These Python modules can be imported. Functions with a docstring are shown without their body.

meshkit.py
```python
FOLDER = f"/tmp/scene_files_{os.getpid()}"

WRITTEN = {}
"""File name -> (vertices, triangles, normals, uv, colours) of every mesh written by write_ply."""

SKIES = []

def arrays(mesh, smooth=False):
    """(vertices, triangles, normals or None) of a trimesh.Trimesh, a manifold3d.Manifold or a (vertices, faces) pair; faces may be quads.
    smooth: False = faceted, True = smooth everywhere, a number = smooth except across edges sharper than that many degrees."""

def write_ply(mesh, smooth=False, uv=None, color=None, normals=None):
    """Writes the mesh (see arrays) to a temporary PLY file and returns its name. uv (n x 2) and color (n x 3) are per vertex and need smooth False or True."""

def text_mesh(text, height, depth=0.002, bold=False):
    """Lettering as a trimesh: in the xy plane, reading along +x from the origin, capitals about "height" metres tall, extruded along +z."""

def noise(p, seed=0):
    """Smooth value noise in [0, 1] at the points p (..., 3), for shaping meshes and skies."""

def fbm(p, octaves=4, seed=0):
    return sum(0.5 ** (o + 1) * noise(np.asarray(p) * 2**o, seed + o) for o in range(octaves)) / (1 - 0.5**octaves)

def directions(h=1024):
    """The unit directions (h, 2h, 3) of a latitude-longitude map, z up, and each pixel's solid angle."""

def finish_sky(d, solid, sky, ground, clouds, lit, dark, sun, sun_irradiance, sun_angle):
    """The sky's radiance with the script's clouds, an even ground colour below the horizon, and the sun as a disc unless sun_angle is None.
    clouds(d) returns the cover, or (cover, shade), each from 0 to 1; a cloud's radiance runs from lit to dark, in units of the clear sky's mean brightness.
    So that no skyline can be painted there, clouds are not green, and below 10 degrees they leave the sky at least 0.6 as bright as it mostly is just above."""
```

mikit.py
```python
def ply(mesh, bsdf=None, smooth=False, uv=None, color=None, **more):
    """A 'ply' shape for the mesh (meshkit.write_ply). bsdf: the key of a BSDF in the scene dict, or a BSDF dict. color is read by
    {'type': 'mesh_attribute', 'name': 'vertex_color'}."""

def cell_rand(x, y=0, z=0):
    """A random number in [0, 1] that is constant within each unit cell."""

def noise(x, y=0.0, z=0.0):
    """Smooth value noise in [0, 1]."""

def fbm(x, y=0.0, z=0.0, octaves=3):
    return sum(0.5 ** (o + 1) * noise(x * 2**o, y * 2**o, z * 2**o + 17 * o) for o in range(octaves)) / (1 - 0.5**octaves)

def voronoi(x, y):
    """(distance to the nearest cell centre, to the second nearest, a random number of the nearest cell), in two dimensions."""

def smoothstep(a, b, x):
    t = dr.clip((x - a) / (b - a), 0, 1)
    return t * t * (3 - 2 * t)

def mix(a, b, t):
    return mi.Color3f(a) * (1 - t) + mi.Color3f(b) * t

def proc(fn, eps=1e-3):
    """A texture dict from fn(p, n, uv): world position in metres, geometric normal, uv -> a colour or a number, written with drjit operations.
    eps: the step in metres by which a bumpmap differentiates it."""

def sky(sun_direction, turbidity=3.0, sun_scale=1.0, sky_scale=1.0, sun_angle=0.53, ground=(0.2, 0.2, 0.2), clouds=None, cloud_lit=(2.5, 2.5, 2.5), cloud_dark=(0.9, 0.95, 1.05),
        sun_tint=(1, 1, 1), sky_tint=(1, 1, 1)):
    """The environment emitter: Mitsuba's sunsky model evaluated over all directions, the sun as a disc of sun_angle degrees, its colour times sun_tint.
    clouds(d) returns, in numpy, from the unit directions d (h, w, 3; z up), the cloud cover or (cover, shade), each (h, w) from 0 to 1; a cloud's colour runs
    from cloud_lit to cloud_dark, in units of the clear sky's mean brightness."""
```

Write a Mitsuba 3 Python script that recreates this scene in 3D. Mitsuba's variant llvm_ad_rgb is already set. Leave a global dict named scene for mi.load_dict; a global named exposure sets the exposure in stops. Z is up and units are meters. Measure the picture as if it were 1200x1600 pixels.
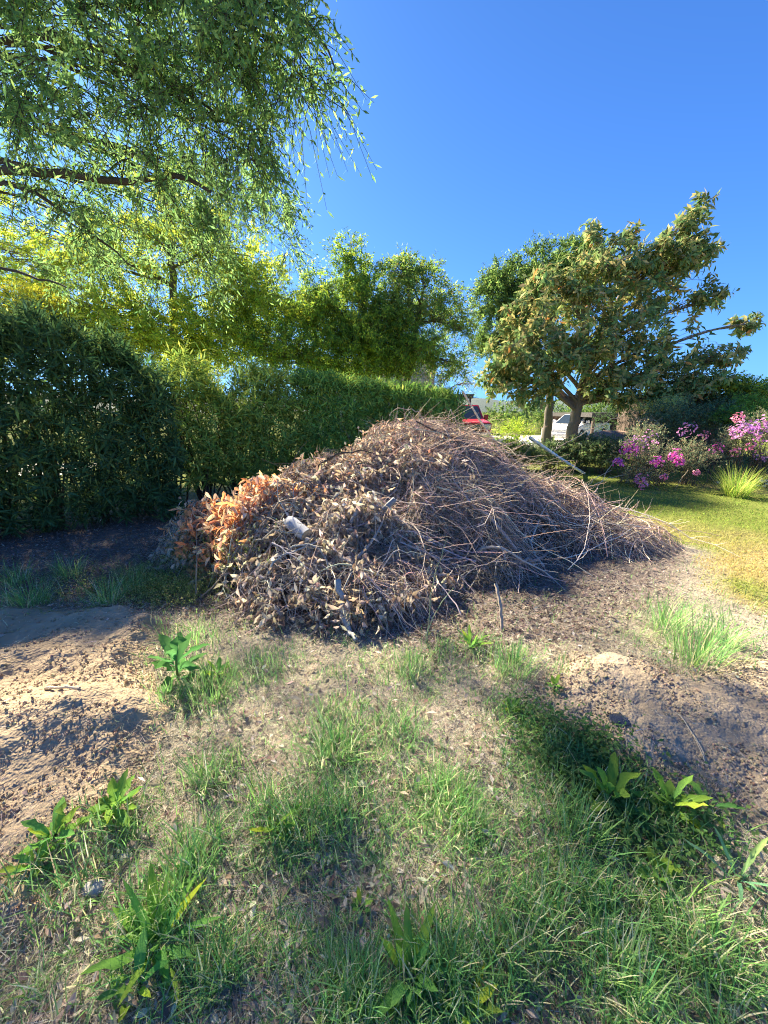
import math
import numpy as np
import trimesh
import manifold3d as m3
import mitsuba as mi
import mikit
import meshkit
import drjit as dr

T = mi.ScalarTransform4f
F, PITCH, EYE = 610.0, math.radians(14.5), 1.6          # focal length in pixels of the 1200x1600 photograph
CP, SP = math.cos(PITCH), math.sin(PITCH)


def ray(px, py):
    u = (800.0 - py) / F
    return np.array([(px - 600.0) / F, CP + u * SP, -SP + u * CP])


def at(px, py, Y):
    """The world point seen at a pixel of the photograph, Y metres ahead."""
    d = ray(px, py)
    return np.array([0, 0, EYE]) + d * (Y / d[1])


def gp(px, py, z=0.0):
    d = ray(px, py)
    return np.array([0, 0, EYE]) + d * ((z - EYE) / d[2])


exposure = 4.8
SUN = ray(-90, -235)
SUN = SUN / np.linalg.norm(SUN)
scene = {
    'camera': {'type': 'perspective', 'fov_axis': 'y', 'fov': 2 * math.degrees(math.atan(800.0 / F)), 'near_clip': 0.05, 'far_clip': 3000.0,
               'to_world': T().look_at(origin=[0, 0, EYE], target=[0, CP, EYE - SP], up=[0, 0, 1])},
    'sky': mikit.sky(SUN.tolist(), turbidity=2.5, sun_scale=0.63, sky_scale=1.0, sun_angle=2.2, sky_tint=(0.088, 0.162, 0.285), sun_tint=(0.92, 0.98, 0.98), ground=(0.16, 0.15, 0.10)),
}
labels = {}
VC = {'type': 'mesh_attribute', 'name': 'vertex_color'}
GREEN = 2.1            # a thin leaf's colour holds what it reflects and what it lets through


def rgb(*c):
    return {'type': 'rgb', 'value': list(c)}


# ------------------------------------------------------------------ materials
def thin(trans, rough=0.5, eta=1.4):
    return {'type': 'principledthin', 'base_color': VC, 'roughness': rough, 'diff_trans': trans, 'eta': eta}


scene['mat_leaf'] = thin(1.2, 0.5)
scene['mat_leaf_glossy'] = thin(0.7, 0.34, 1.5)
scene['mat_grass'] = thin(1.0, 0.7, 1.3)
scene['mat_dead'] = thin(0.95, 0.75, 1.3)
scene['mat_petal'] = thin(0.8, 0.6, 1.3)
scene['mat_bark'] = {'type': 'twosided', 'bsdf': {'type': 'principled', 'base_color': VC, 'roughness': 0.85, 'specular': 0.25}}


def pbr(color, rough, **k):
    return {'type': 'twosided', 'bsdf': {'type': 'principled', 'base_color': rgb(*color) if isinstance(color, tuple) else color, 'roughness': rough, **k}}


scene['mat_red_paint'] = pbr((0.36, 0.018, 0.022), 0.3, clearcoat=0.8, clearcoat_gloss=0.9)
scene['mat_white_paint'] = pbr((0.72, 0.73, 0.75), 0.3, clearcoat=0.8, clearcoat_gloss=0.9)
scene['mat_car_glass'] = pbr((0.03, 0.045, 0.06), 0.08, specular=0.7)
scene['mat_black'] = pbr((0.018, 0.018, 0.02), 0.6)
scene['mat_metal'] = pbr((0.55, 0.56, 0.58), 0.3, metallic=0.9)
scene['mat_lamp'] = pbr((0.6, 0.64, 0.68), 0.15, specular=0.8)
scene['mat_pipe'] = pbr(mikit.proc(lambda p, n, uv: mikit.mix((0.86, 0.85, 0.80), (0.66, 0.62, 0.54), mikit.smoothstep(0.45, 0.8, mikit.fbm(p.x * 9, p.y * 9, p.z * 9)))), 0.45)
scene['mat_plaster'] = pbr(mikit.proc(lambda p, n, uv: mikit.mix((0.50, 0.46, 0.38), (0.42, 0.39, 0.33), mikit.fbm(p.x * 1.3, p.y * 1.3, p.z * 1.3))), 0.9)
scene['mat_timber'] = pbr(mikit.proc(lambda p, n, uv: mikit.mix((0.15, 0.105, 0.085), (0.07, 0.05, 0.045), mikit.fbm(p.x * 3, p.y * 30, p.z * 30))), 0.85)
scene['mat_roof_dark'] = pbr((0.045, 0.042, 0.042), 0.75)
scene['mat_concrete'] = pbr(mikit.proc(lambda p, n, uv: mikit.mix((0.52, 0.50, 0.46), (0.40, 0.39, 0.36), mikit.fbm(p.x * 1.7, p.y * 1.7, 0))), 0.9)
scene['mat_hill'] = pbr(mikit.proc(lambda p, n, uv: mikit.mix((0.035, 0.06, 0.06), (0.06, 0.085, 0.08), mikit.fbm(p.x * 0.03, p.y * 0.03, p.z * 0.1))), 0.95)
scene['mat_rock'] = pbr(mikit.proc(lambda p, n, uv: mikit.mix((0.34, 0.22, 0.17), (0.22, 0.15, 0.12), mikit.fbm(p.x * 6, p.y * 6, p.z * 6))), 0.9)
scene['mat_stone'] = pbr(mikit.proc(lambda p, n, uv: mikit.mix((0.38, 0.37, 0.36), (0.22, 0.22, 0.22), mikit.fbm(p.x * 25, p.y * 25, p.z * 25))), 0.8)
scene['mat_plastic_black'] = pbr((0.03, 0.035, 0.05), 0.35)


# ------------------------------------------------------------------ scene bookkeeping
used = {}


def numbered(base):
    k = used.get(base, 0)
    used[base] = k + 1
    return base if k == 0 else f'{base}_{k:03d}'


def thing(name, label, cat, group=None, kind=None):
    key = numbered(name)
    labels[key] = {}
    if label:
        labels[key]['label'] = label
    if cat:
        labels[key]['category'] = cat
    if group:
        labels[key]['group'] = group
    if kind:
        labels[key]['kind'] = kind
    return key


def put(key, vfc, bsdf, smooth=True):
    v, f, c = vfc
    if bsdf in ('mat_leaf', 'mat_leaf_glossy', 'mat_grass'):
        c = np.clip(c * GREEN, 0, 0.85)
    scene[key] = mikit.ply((v, f), bsdf, smooth=smooth, **({'color': c} if c is not None else {}))
    return key


def part(parent, name, vfc, bsdf, smooth=True, label=None, kind=None):
    key = numbered(parent + '__' + name)
    if label or kind:
        labels[key] = {}
        if label:
            labels[key]['label'] = label
        if kind:
            labels[key]['kind'] = kind
    return put(key, vfc, bsdf, smooth)


def single(name, vfc, bsdf, label, cat, group=None, kind=None, smooth=True):
    return put(thing(name, label, cat, group, kind), vfc, bsdf, smooth)


# ------------------------------------------------------------------ mesh batches
def nrm(a):
    return a / (np.linalg.norm(a, axis=-1, keepdims=True) + 1e-12)


def cat(parts):
    vs, fs, cs, o = [], [], [], 0
    for v, f, c in parts:
        vs.append(v)
        fs.append(f + o)
        cs.append(c if c is not None else np.full((len(v), 3), 0.3))
        o += len(v)
    return np.vstack(vs), np.vstack(fs), np.vstack(cs)


PROF = {'leaf': lambda t: np.sin(np.pi * t ** 0.85) ** 0.8, 'blade': lambda t: (1 - t) ** 0.6 * np.minimum(1, 0.55 + 3 * t), 'dock': lambda t: np.sin(np.pi * t ** 1.25) ** 0.75 + 0.06}


def leaves(P, D, U, L, W, C, nseg=2, fold=0.25, curl=0.15, prof='leaf', tip=None, wave=0.0, rng=None, rib=1.0):
    """Leaf blades: P base, D direction, U upper side; L length, W full width, C colour (n,3) each."""
    n = len(P)
    L, W, curl = (np.broadcast_to(np.asarray(x, float), (n,)) for x in (L, W, curl))
    D = nrm(D)
    S = nrm(np.cross(D, U))
    U = np.cross(S, D)
    rows, kinds = [], []
    for j in range(nseg + 1):
        t = j / nseg
        c = P + D * (L * t)[:, None] - U * (L * curl * t * t)[:, None]
        w = float(PROF[prof](np.array(max(t, 1e-6)))) if j < nseg else 0.0
        if j == 0 and prof == 'leaf' or j == nseg:
            rows.append([c])
        else:
            hw = (W * 0.5 * w)[:, None]
            if wave and rng is not None and 0 < j:
                hw = hw * rng.uniform(0.78, 1.15, (n, 1))
            up = U * (fold * hw)
            if wave and rng is not None:
                up = up + U * (wave * hw * rng.normal(0, 1, (n, 1)))
            if fold:
                rows.append([c + S * hw + up, c, c - S * hw + up])
            else:
                rows.append([c + S * hw, c - S * hw])
        kinds.append(len(rows[-1]))
    V = np.stack([p for r in rows for p in r], 1)
    k = V.shape[1]
    st = np.cumsum([0] + kinds)
    fs = []
    for j in range(nseg):
        a, b, ka, kb = st[j], st[j + 1], kinds[j], kinds[j + 1]
        if ka == 1:
            fs += [(a, b + i, b + i + 1) for i in range(kb - 1)]
        elif kb == 1:
            fs += [(a + i + 1, a + i, b) for i in range(ka - 1)]
        else:
            for i in range(ka - 1):
                fs += [(a + i, b + i, b + i + 1), (a + i, b + i + 1, a + i + 1)]
    fs = np.array(fs)
    faces = (fs[None] + (np.arange(n) * k)[:, None, None]).reshape(-1, 3)
    col = np.repeat(np.broadcast_to(C, (n, 3))[:, None], k, 1).copy()
    if rib != 1.0:
        for j in range(nseg + 1):
            col[:, st[j] + (1 if kinds[j] == 3 else 0)] *= rib
    if tip is not None:
        tt = np.concatenate([[j / nseg] * kinds[j] for j in range(nseg + 1)])[None, :, None]
        col = col * (1 - tt) + np.broadcast_to(tip, (n, 3))[:, None] * tt
    return V.reshape(-1, 3), faces, col.reshape(-1, 3)


def tubes(path, rad, sides=4, C=(0.2, 0.15, 0.1), cap=False):
    """Tubes along paths (n,k,3) with radii (n,k)."""
    path = np.asarray(path, float)
    n, k, _ = path.shape
    rad = np.broadcast_to(np.asarray(rad, float), (n, k))
    t = nrm(np.gradient(path, axis=1))
    ref = np.where(np.abs(t[:, :1, 2:]) < 0.9, [0, 0, 1.0], [1.0, 0, 0])
    a = nrm(np.cross(t, np.broadcast_to(ref, t.shape)))
    b = np.cross(t, a)
    ang = np.arange(sides) * 2 * np.pi / sides
    V = path[:, :, None] + rad[:, :, None, None] * (np.cos(ang)[None, None, :, None] * a[:, :, None] + np.sin(ang)[None, None, :, None] * b[:, :, None])
    fs = []
    for i in range(k - 1):
        for j in range(sides):
            p, q, r, s = i * sides + j, i * sides + (j + 1) % sides, (i + 1) * sides + (j + 1) % sides, (i + 1) * sides + j
            fs += [(p, q, r), (p, r, s)]
    if cap:
        for j in range(1, sides - 1):
            fs += [(0, j + 1, j), ((k - 1) * sides, (k - 1) * sides + j, (k - 1) * sides + j + 1)]
    fs = np.array(fs)
    faces = (fs[None] + (np.arange(n) * k * sides)[:, None, None]).reshape(-1, 3)
    C = np.asarray(C, float)
    col = np.broadcast_to(C if C.ndim == 1 else C[:, None], (n, k * sides, 3))
    return V.reshape(-1, 3), faces, col.reshape(-1, 3)


def tint(rng, n, base, var=0.25, hue=0.08):
    c = np.asarray(base, float) * np.exp(rng.normal(0, var, (n, 1))) * np.exp(rng.normal(0, hue, (n, 3)))
    return np.clip(c, 0.004, 0.9)


def mixtint(rng, n, bases, weights, var=0.2, hue=0.06):
    b = np.asarray(bases, float)[rng.choice(len(bases), n, p=np.asarray(weights) / np.sum(weights))]
    return np.clip(b * np.exp(rng.normal(0, var, (n, 1))) * np.exp(rng.normal(0, hue, (n, 3))), 0.004, 0.9)


def randdir(rng, n):
    return nrm(rng.normal(0, 1, (n, 3)))


def sprigs(rng, P, D, Ls, m, leaf_len, leaf_w, colors, droop=0.2, along=0.5, out=0.8, hang=0.0, nseg=2, fold=0.25, curl=0.15, stem_r=0.003, stem_c=(0.1, 0.08, 0.05), start=0.15, K=3, jitter=0.25):
    """Leafy shoots. Returns (leaf mesh, stem mesh). colors(rng, n) -> (n,3)."""
    n = len(P)
    D = nrm(np.asarray(D, float))
    Ls = np.broadcast_to(np.asarray(Ls, float), (n,))
    droop = np.broadcast_to(np.asarray(droop, float), (n,))

    def pos(s):
        return P[:, None] + D[:, None] * (s * Ls[:, None])[..., None] + np.array([0, 0, -1.0]) * (s * s * (Ls * droop)[:, None])[..., None]

    sk = np.broadcast_to(np.linspace(0, 1, K), (n, K))
    path = pos(sk)
    stem = tubes(path, np.broadcast_to(np.linspace(1, 0.35, K) * stem_r, (n, K)), 3, stem_c)
    s = np.clip(np.linspace(start, 1, m)[None] + rng.normal(0, 0.5 / m, (n, m)), 0, 1)
    Q = pos(s).reshape(-1, 3)
    tan = nrm((D[:, None] + np.array([0, 0, -1.0]) * (2 * s * droop[:, None])[..., None]).reshape(-1, 3))
    ref = randdir(rng, n)
    e1 = nrm(np.cross(tan, np.repeat(ref, m, 0)))
    e2 = np.cross(tan, e1)
    ph = (np.arange(m)[None] * 2.4 + rng.uniform(0, 6.28, (n, 1)) + rng.normal(0, 0.3, (n, m))).reshape(-1, 1)
    rad = np.cos(ph) * e1 + np.sin(ph) * e2
    d = nrm(tan * along + rad * out + np.array([0, 0, -hang]) + rng.normal(0, jitter, rad.shape))
    up = tan * out - rad * along + np.array([0, 0, 0.5])
    N = n * m
    L = leaf_len * rng.uniform(0.6, 1.25, N)
    W = leaf_w * rng.uniform(0.75, 1.2, N)
    lv = leaves(Q, d, up, L, W, colors(rng, N), nseg=nseg, fold=fold, curl=curl * rng.uniform(-0.3, 2, N))
    return lv, stem


def rbox(pts, r=0.03, seg=8):
    """Rounded convex hull through points, as (v, f, None)."""
    s = m3.Manifold.sphere(r, seg)
    m = m3.Manifold.batch_hull([s.translate(tuple(map(float, p))) for p in pts]).to_mesh()
    return np.array(m.vert_properties[:, :3]), np.array(m.tri_verts), None


def corners(x0, x1, y0, y1, z0, z1):
    return [(x, y, z) for x in (x0, x1) for y in (y0, y1) for z in (z0, z1)]


def place(vfc, loc, rz=0.0):
    v, f, c = vfc
    ca, sa = math.cos(rz), math.sin(rz)
    return v @ np.array([[ca, sa, 0], [-sa, ca, 0], [0, 0, 1]]) + np.asarray(loc), f, c


def noise2(x, y, s, seed=0, octv=3):
    return meshkit.fbm(np.stack([np.asarray(x) * s, np.asarray(y) * s, np.zeros_like(np.asarray(x, float))], -1), octv, seed)


# ------------------------------------------------------------------ terrain
from shapely.geometry import Polygon, Point
import shapely


def ground_z(x, y):
    x, y = np.asarray(x, float), np.asarray(y, float)
    near = np.exp(-((x / 9) ** 2 + ((y - 4) / 9) ** 2))
    return near * (0.10 * (noise2(x, y, 0.7, 3) - 0.5) + 0.05 * (noise2(x, y, 3.1, 5) - 0.5) + 0.02 * (noise2(x, y, 14, 8, 2) - 0.5))


def polymask(poly, soft):
    poly = Polygon(poly)

    def f(x, y):
        x, y = np.asarray(x, float), np.asarray(y, float)
        d = shapely.distance(shapely.points(x, y), poly.boundary)
        ins = shapely.contains_xy(poly, x, y)
        wob = 0.25 * (noise2(x, y, 2.2, 31) - 0.5) + 0.1 * (noise2(x, y, 9, 33) - 0.5)
        return np.clip(0.5 + (np.where(ins, d, -d) + wob) / soft, 0, 1)
    return f


soil_left = polymask([(-4.2, 0.2), (-1.25, 0.55), (-1.05, 1.1), (-1.2, 1.6), (-1.5, 2.1), (-1.65, 2.75), (-2.2, 2.95), (-5, 2.9)], 0.25)
soil_right = polymask([(1.0, 2.15), (1.5, 2.4), (1.85, 2.05), (2.7, 2.3), (5, 2.2), (4.5, 0.4), (1.65, 0.75), (1.35, 1.25), (1.0, 1.45), (0.85, 1.7)], 0.22)
lawn = polymask([(2.6, 6.6), (3.1, 5.2), (3.9, 4.4), (3.0, 3.2), (3.3, 2.6), (7, 2.4), (30, 4), (30, 10), (9, 9.5), (5, 10.2), (2.4, 10.9), (0.8, 11.0), (1.5, 8.5)], 0.35)
mulch = polymask([(-0.5, 2.7), (0.6, 2.4), (1.5, 2.5), (2.3, 3.0), (3.3, 4.0), (3.4, 6), (0, 7), (-4, 5.8), (-6, 4.6), (-5, 3.2), (-2.2, 3.0)], 0.4)


def soil_bumps(x, y):
    return np.where(x > 0, 0.05, 0.15) * (noise2(x, y, 1.7, 41) - 0.35) + 0.06 * (noise2(x, y, 5, 43) - 0.5) + 0.018 * (noise2(x, y, 19, 45, 2) - 0.5) + 0.012 * (noise2(x, y, 50, 46, 1) - 0.5)


def ridge(x, y, ax, ay, bx, by, w):
    ex, ey = bx - ax, by - ay
    t = np.clip(((x - ax) * ex + (y - ay) * ey) / (ex * ex + ey * ey), 0, 1)
    return np.exp(-((x - ax - t * ex) ** 2 + (y - ay - t * ey) ** 2) / (w * w))


def soil_z(x, y):
    b = soil_bumps(x, y)
    left = 0.10 * ridge(x, y, -2.1, 2.75, -1.6, 2.55, 0.28) + 0.13 * ridge(x, y, -2.3, 1.5, -1.35, 1.75, 0.3) + 0.07 * ridge(x, y, -2.4, 2.2, -1.8, 2.2, 0.25)
    right = 0.012 * ridge(x, y, 1.3, 1.9, 2.6, 1.3, 0.4) + 0.02 * ridge(x, y, 1.5, 2.2, 3.0, 2.0, 0.3)
    return b + left + right


def surf_z(x, y):
    """The ground as it stands, heaps of soil included."""
    m = np.clip(soil_left(x, y) + soil_right(x, y), 0, 1)
    return np.maximum(ground_z(x, y), ground_z(x, y) + (soil_z(x, y) + 0.02) * m - 0.03 * (m < 0.02))


def ground_mesh():
    r = np.concatenate([np.geomspace(0.35, 14, 230), np.geomspace(14.6, 1500, 45)])
    a = np.concatenate([np.linspace(-62, 62, 330), np.linspace(68, 292, 40)])[:-1] * math.pi / 180
    R, A = np.meshgrid(r, a, indexing='ij')
    X, Y = R * np.sin(A), R * np.cos(A)
    Z = ground_z(X, Y)
    k, n = R.shape
    V = np.stack([X, Y, Z], -1).reshape(-1, 3)
    i, j = np.meshgrid(np.arange(k - 1), np.arange(n), indexing='ij')
    q = np.stack([i * n + j, i * n + (j + 1) % n, (i + 1) * n + (j + 1) % n, (i + 1) * n + j], -1).reshape(-1, 4)
    f = np.vstack([q[:, [0, 1, 2]], q[:, [0, 2, 3]]])[:, ::-1]
    V = np.vstack([V, [[0, 0, float(ground_z(0, 0))]]])
    jj = np.arange(n)
    f = np.vstack([f, np.stack([jj, (jj + 1) % n, jj * 0 + len(V) - 1], 1)[:, [0, 2, 1]]])
    x, y = V[:, 0], V[:, 1]
    base = np.array([0.235, 0.205, 0.175])
    g = np.clip((noise2(x, y, 1.1, 61) - 0.35) * 1.6, 0, 1)[:, None]
    c = base * (0.75 + 0.5 * noise2(x, y, 5, 63)[:, None])
    c = c * (1 - 0.45 * g) + np.array([0.13, 0.13, 0.06]) * 0.45 * g
    ml = mulch(x, y)[:, None]
    c = c * (1 - ml) + np.array([0.125, 0.105, 0.098]) * ml
    far = np.clip((np.hypot(x, y) - 7) / 3, 0, 1)[:, None]
    grass = np.array([0.12, 0.145, 0.035]) * (0.75 + 0.5 * noise2(x, y, 0.8, 65)[:, None])
    dry = np.array([0.26, 0.20, 0.10])
    lw = lawn(x, y)[:, None]
    dmix = np.clip((noise2(x, y, 0.9, 67) - 0.42) * 3 + np.clip((5.4 - y) * 0.55, -0.6, 0.8), 0, 1)[:, None]
    c = c * (1 - far) + grass * far
    c = c * (1 - lw) + (grass * (1 - dmix * 0.75) + dry * dmix * 0.75) * lw
    return V, f, np.clip(c, 0.01, 0.8)


def fine_relief(p, n, uv):
    return 0.6 * mikit.fbm(p.x * 28, p.y * 28, p.z * 28, 3) + 0.4 * mikit.noise(p.x * 110, p.y * 110, p.z * 110)


scene['mat_ground'] = {'type': 'twosided', 'bsdf': {'type': 'bumpmap', 'scale': 0.02, 'tex': mikit.proc(fine_relief, 2e-3), 'bsdf': {'type': 'principled', 'base_color': VC, 'roughness': 0.95, 'specular': 0.1}}}
put('ground', ground_mesh(), 'mat_ground')
labels['ground'] = {'kind': 'structure', 'label': 'bare and grassy earth with a sunlit lawn on the right'}


def soil_patch(mask, x0, x1, y0, y1, step, seed):
    xs, ys = np.arange(x0, x1, step), np.arange(y0, y1, step)
    X, Y = np.meshgrid(xs, ys)
    m = mask(X, Y)
    Z = ground_z(X, Y) + (soil_z(X, Y) + 0.02) * m - 0.05 * (1 - m)
    n = X.shape[1]
    i, j = np.meshgrid(np.arange(X.shape[0] - 1), np.arange(n - 1), indexing='ij')
    q = np.stack([i * n + j, i * n + j + 1, (i + 1) * n + j + 1, (i + 1) * n + j], -1).reshape(-1, 4)
    keep = (m.reshape(-1)[q].max(1) > 0)
    q = q[keep]
    f = np.vstack([q[:, [0, 1, 2]], q[:, [0, 2, 3]]])
    V = np.stack([X, Y, Z], -1).reshape(-1, 3)
    idx = np.unique(f)
    re = np.zeros(len(V), int)
    re[idx] = np.arange(len(idx))
    V = V[idx]
    k = noise2(V[:, 0], V[:, 1], 4, 71)[:, None]
    c = np.where(V[:, :1] < 0, [0.335, 0.26, 0.18], [0.32, 0.26, 0.195]) * (0.7 + 0.6 * k)
    return V, re[f], np.clip(c, 0.01, 0.7)


for i, (mask, box) in enumerate([(soil_left, (-5.0, -0.8, 0.2, 3.2)), (soil_right, (0.6, 5.0, 0.4, 2.7))]):
    key = thing('soil_mound', ['heaped crumbly brown soil on the left side of the foreground', 'spread crumbly grey brown soil on the right side of the foreground'][i], None, kind='structure')
    put(key, soil_patch(mask, *box, 0.017, i), 'mat_ground')

# distant hills, beyond the garden
def hills():
    a = np.linspace(-75, 75, 160) * math.pi / 180
    rr = np.array([420, 470, 560, 700, 900.0])
    hh = np.array([0, 9, 16, 22, 0.0])
    A, R = np.meshgrid(a, rr, indexing='ij')
    H = hh[None] * (0.15 + 1.5 * meshkit.fbm(np.stack([A * 9, R * 0.004, A * 0], -1), 4, 5))
    V = np.stack([R * np.sin(A), R * np.cos(A), H - 0.5], -1).reshape(-1, 3)
    n = len(rr)
    i, j = np.meshgrid(np.arange(len(a) - 1), np.arange(n - 1), indexing='ij')
    q = np.stack([i * n + j, i * n + j + 1, (i + 1) * n + j + 1, (i + 1) * n + j], -1).reshape(-1, 4)
    return V, np.vstack([q[:, [0, 2, 1]], q[:, [0, 3, 2]]]), None


put('hills', hills(), 'mat_hill')
labels['hills'] = {'kind': 'structure', 'label': 'low blue grey hills on the horizon behind the cars'}


def slab(poly, z, t=0.02):
    m = trimesh.creation.extrude_polygon(Polygon(poly), t, engine='earcut')
    v = np.array(m.vertices)
    v[:, 2] += z
    return v, np.array(m.faces), None


put('driveway', slab([(3.6, 17.2), (13, 17.0), (16, 26), (5, 27)], -0.004, 0.018), 'mat_concrete', False)
labels['driveway'] = {'kind': 'structure', 'label': 'pale concrete driveway under the parked cars'}
put('driveway_001', slab([(-30, 7.6), (-8.2, 9.4), (-8.6, 12.4), (-30, 11.0)], -0.004, 0.018), 'mat_concrete', False)
labels['driveway_001'] = {'kind': 'structure', 'label': 'pale sunlit drive glimpsed through the hedge on the far left'}

# ------------------------------------------------------------------ vehicles, buildings
def panel(poly_yz, x0, x1):
    """A side profile (y, z) extruded across x."""
    m = trimesh.creation.extrude_polygon(Polygon(poly_yz), x1 - x0, engine='earcut')
    v = np.array(m.vertices)
    return np.stack([v[:, 2] + x0, v[:, 0], v[:, 1]], 1), np.array(m.faces), None


def wheel_parts(t, tag_at, loc, rz, r=0.36, w=0.24):
    def disc(rad, wid, sec):
        m = trimesh.creation.cylinder(rad, wid, sections=sec)
        v = np.array(m.vertices)[:, [2, 0, 1]]
        return v, np.array(m.faces), None
    prof = np.array([[r * 0.62, -w / 2], [r * 0.93, -w / 2], [r, -w * 0.32], [r, w * 0.32], [r * 0.93, w / 2], [r * 0.62, w / 2], [r * 0.62, -w / 2]])
    m = trimesh.creation.revolve(prof, sections=28)
    v = np.array(m.vertices)[:, [2, 0, 1]]
    key = numbered(t + '__wheel')
    put(key, place(place((v, np.array(m.faces), None), tag_at), loc, rz), 'mat_black', 30)
    put(key + '__rim', place(place(disc(r * 0.62, w * 0.7, 20), tag_at), loc, rz), 'mat_metal', 30)


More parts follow.
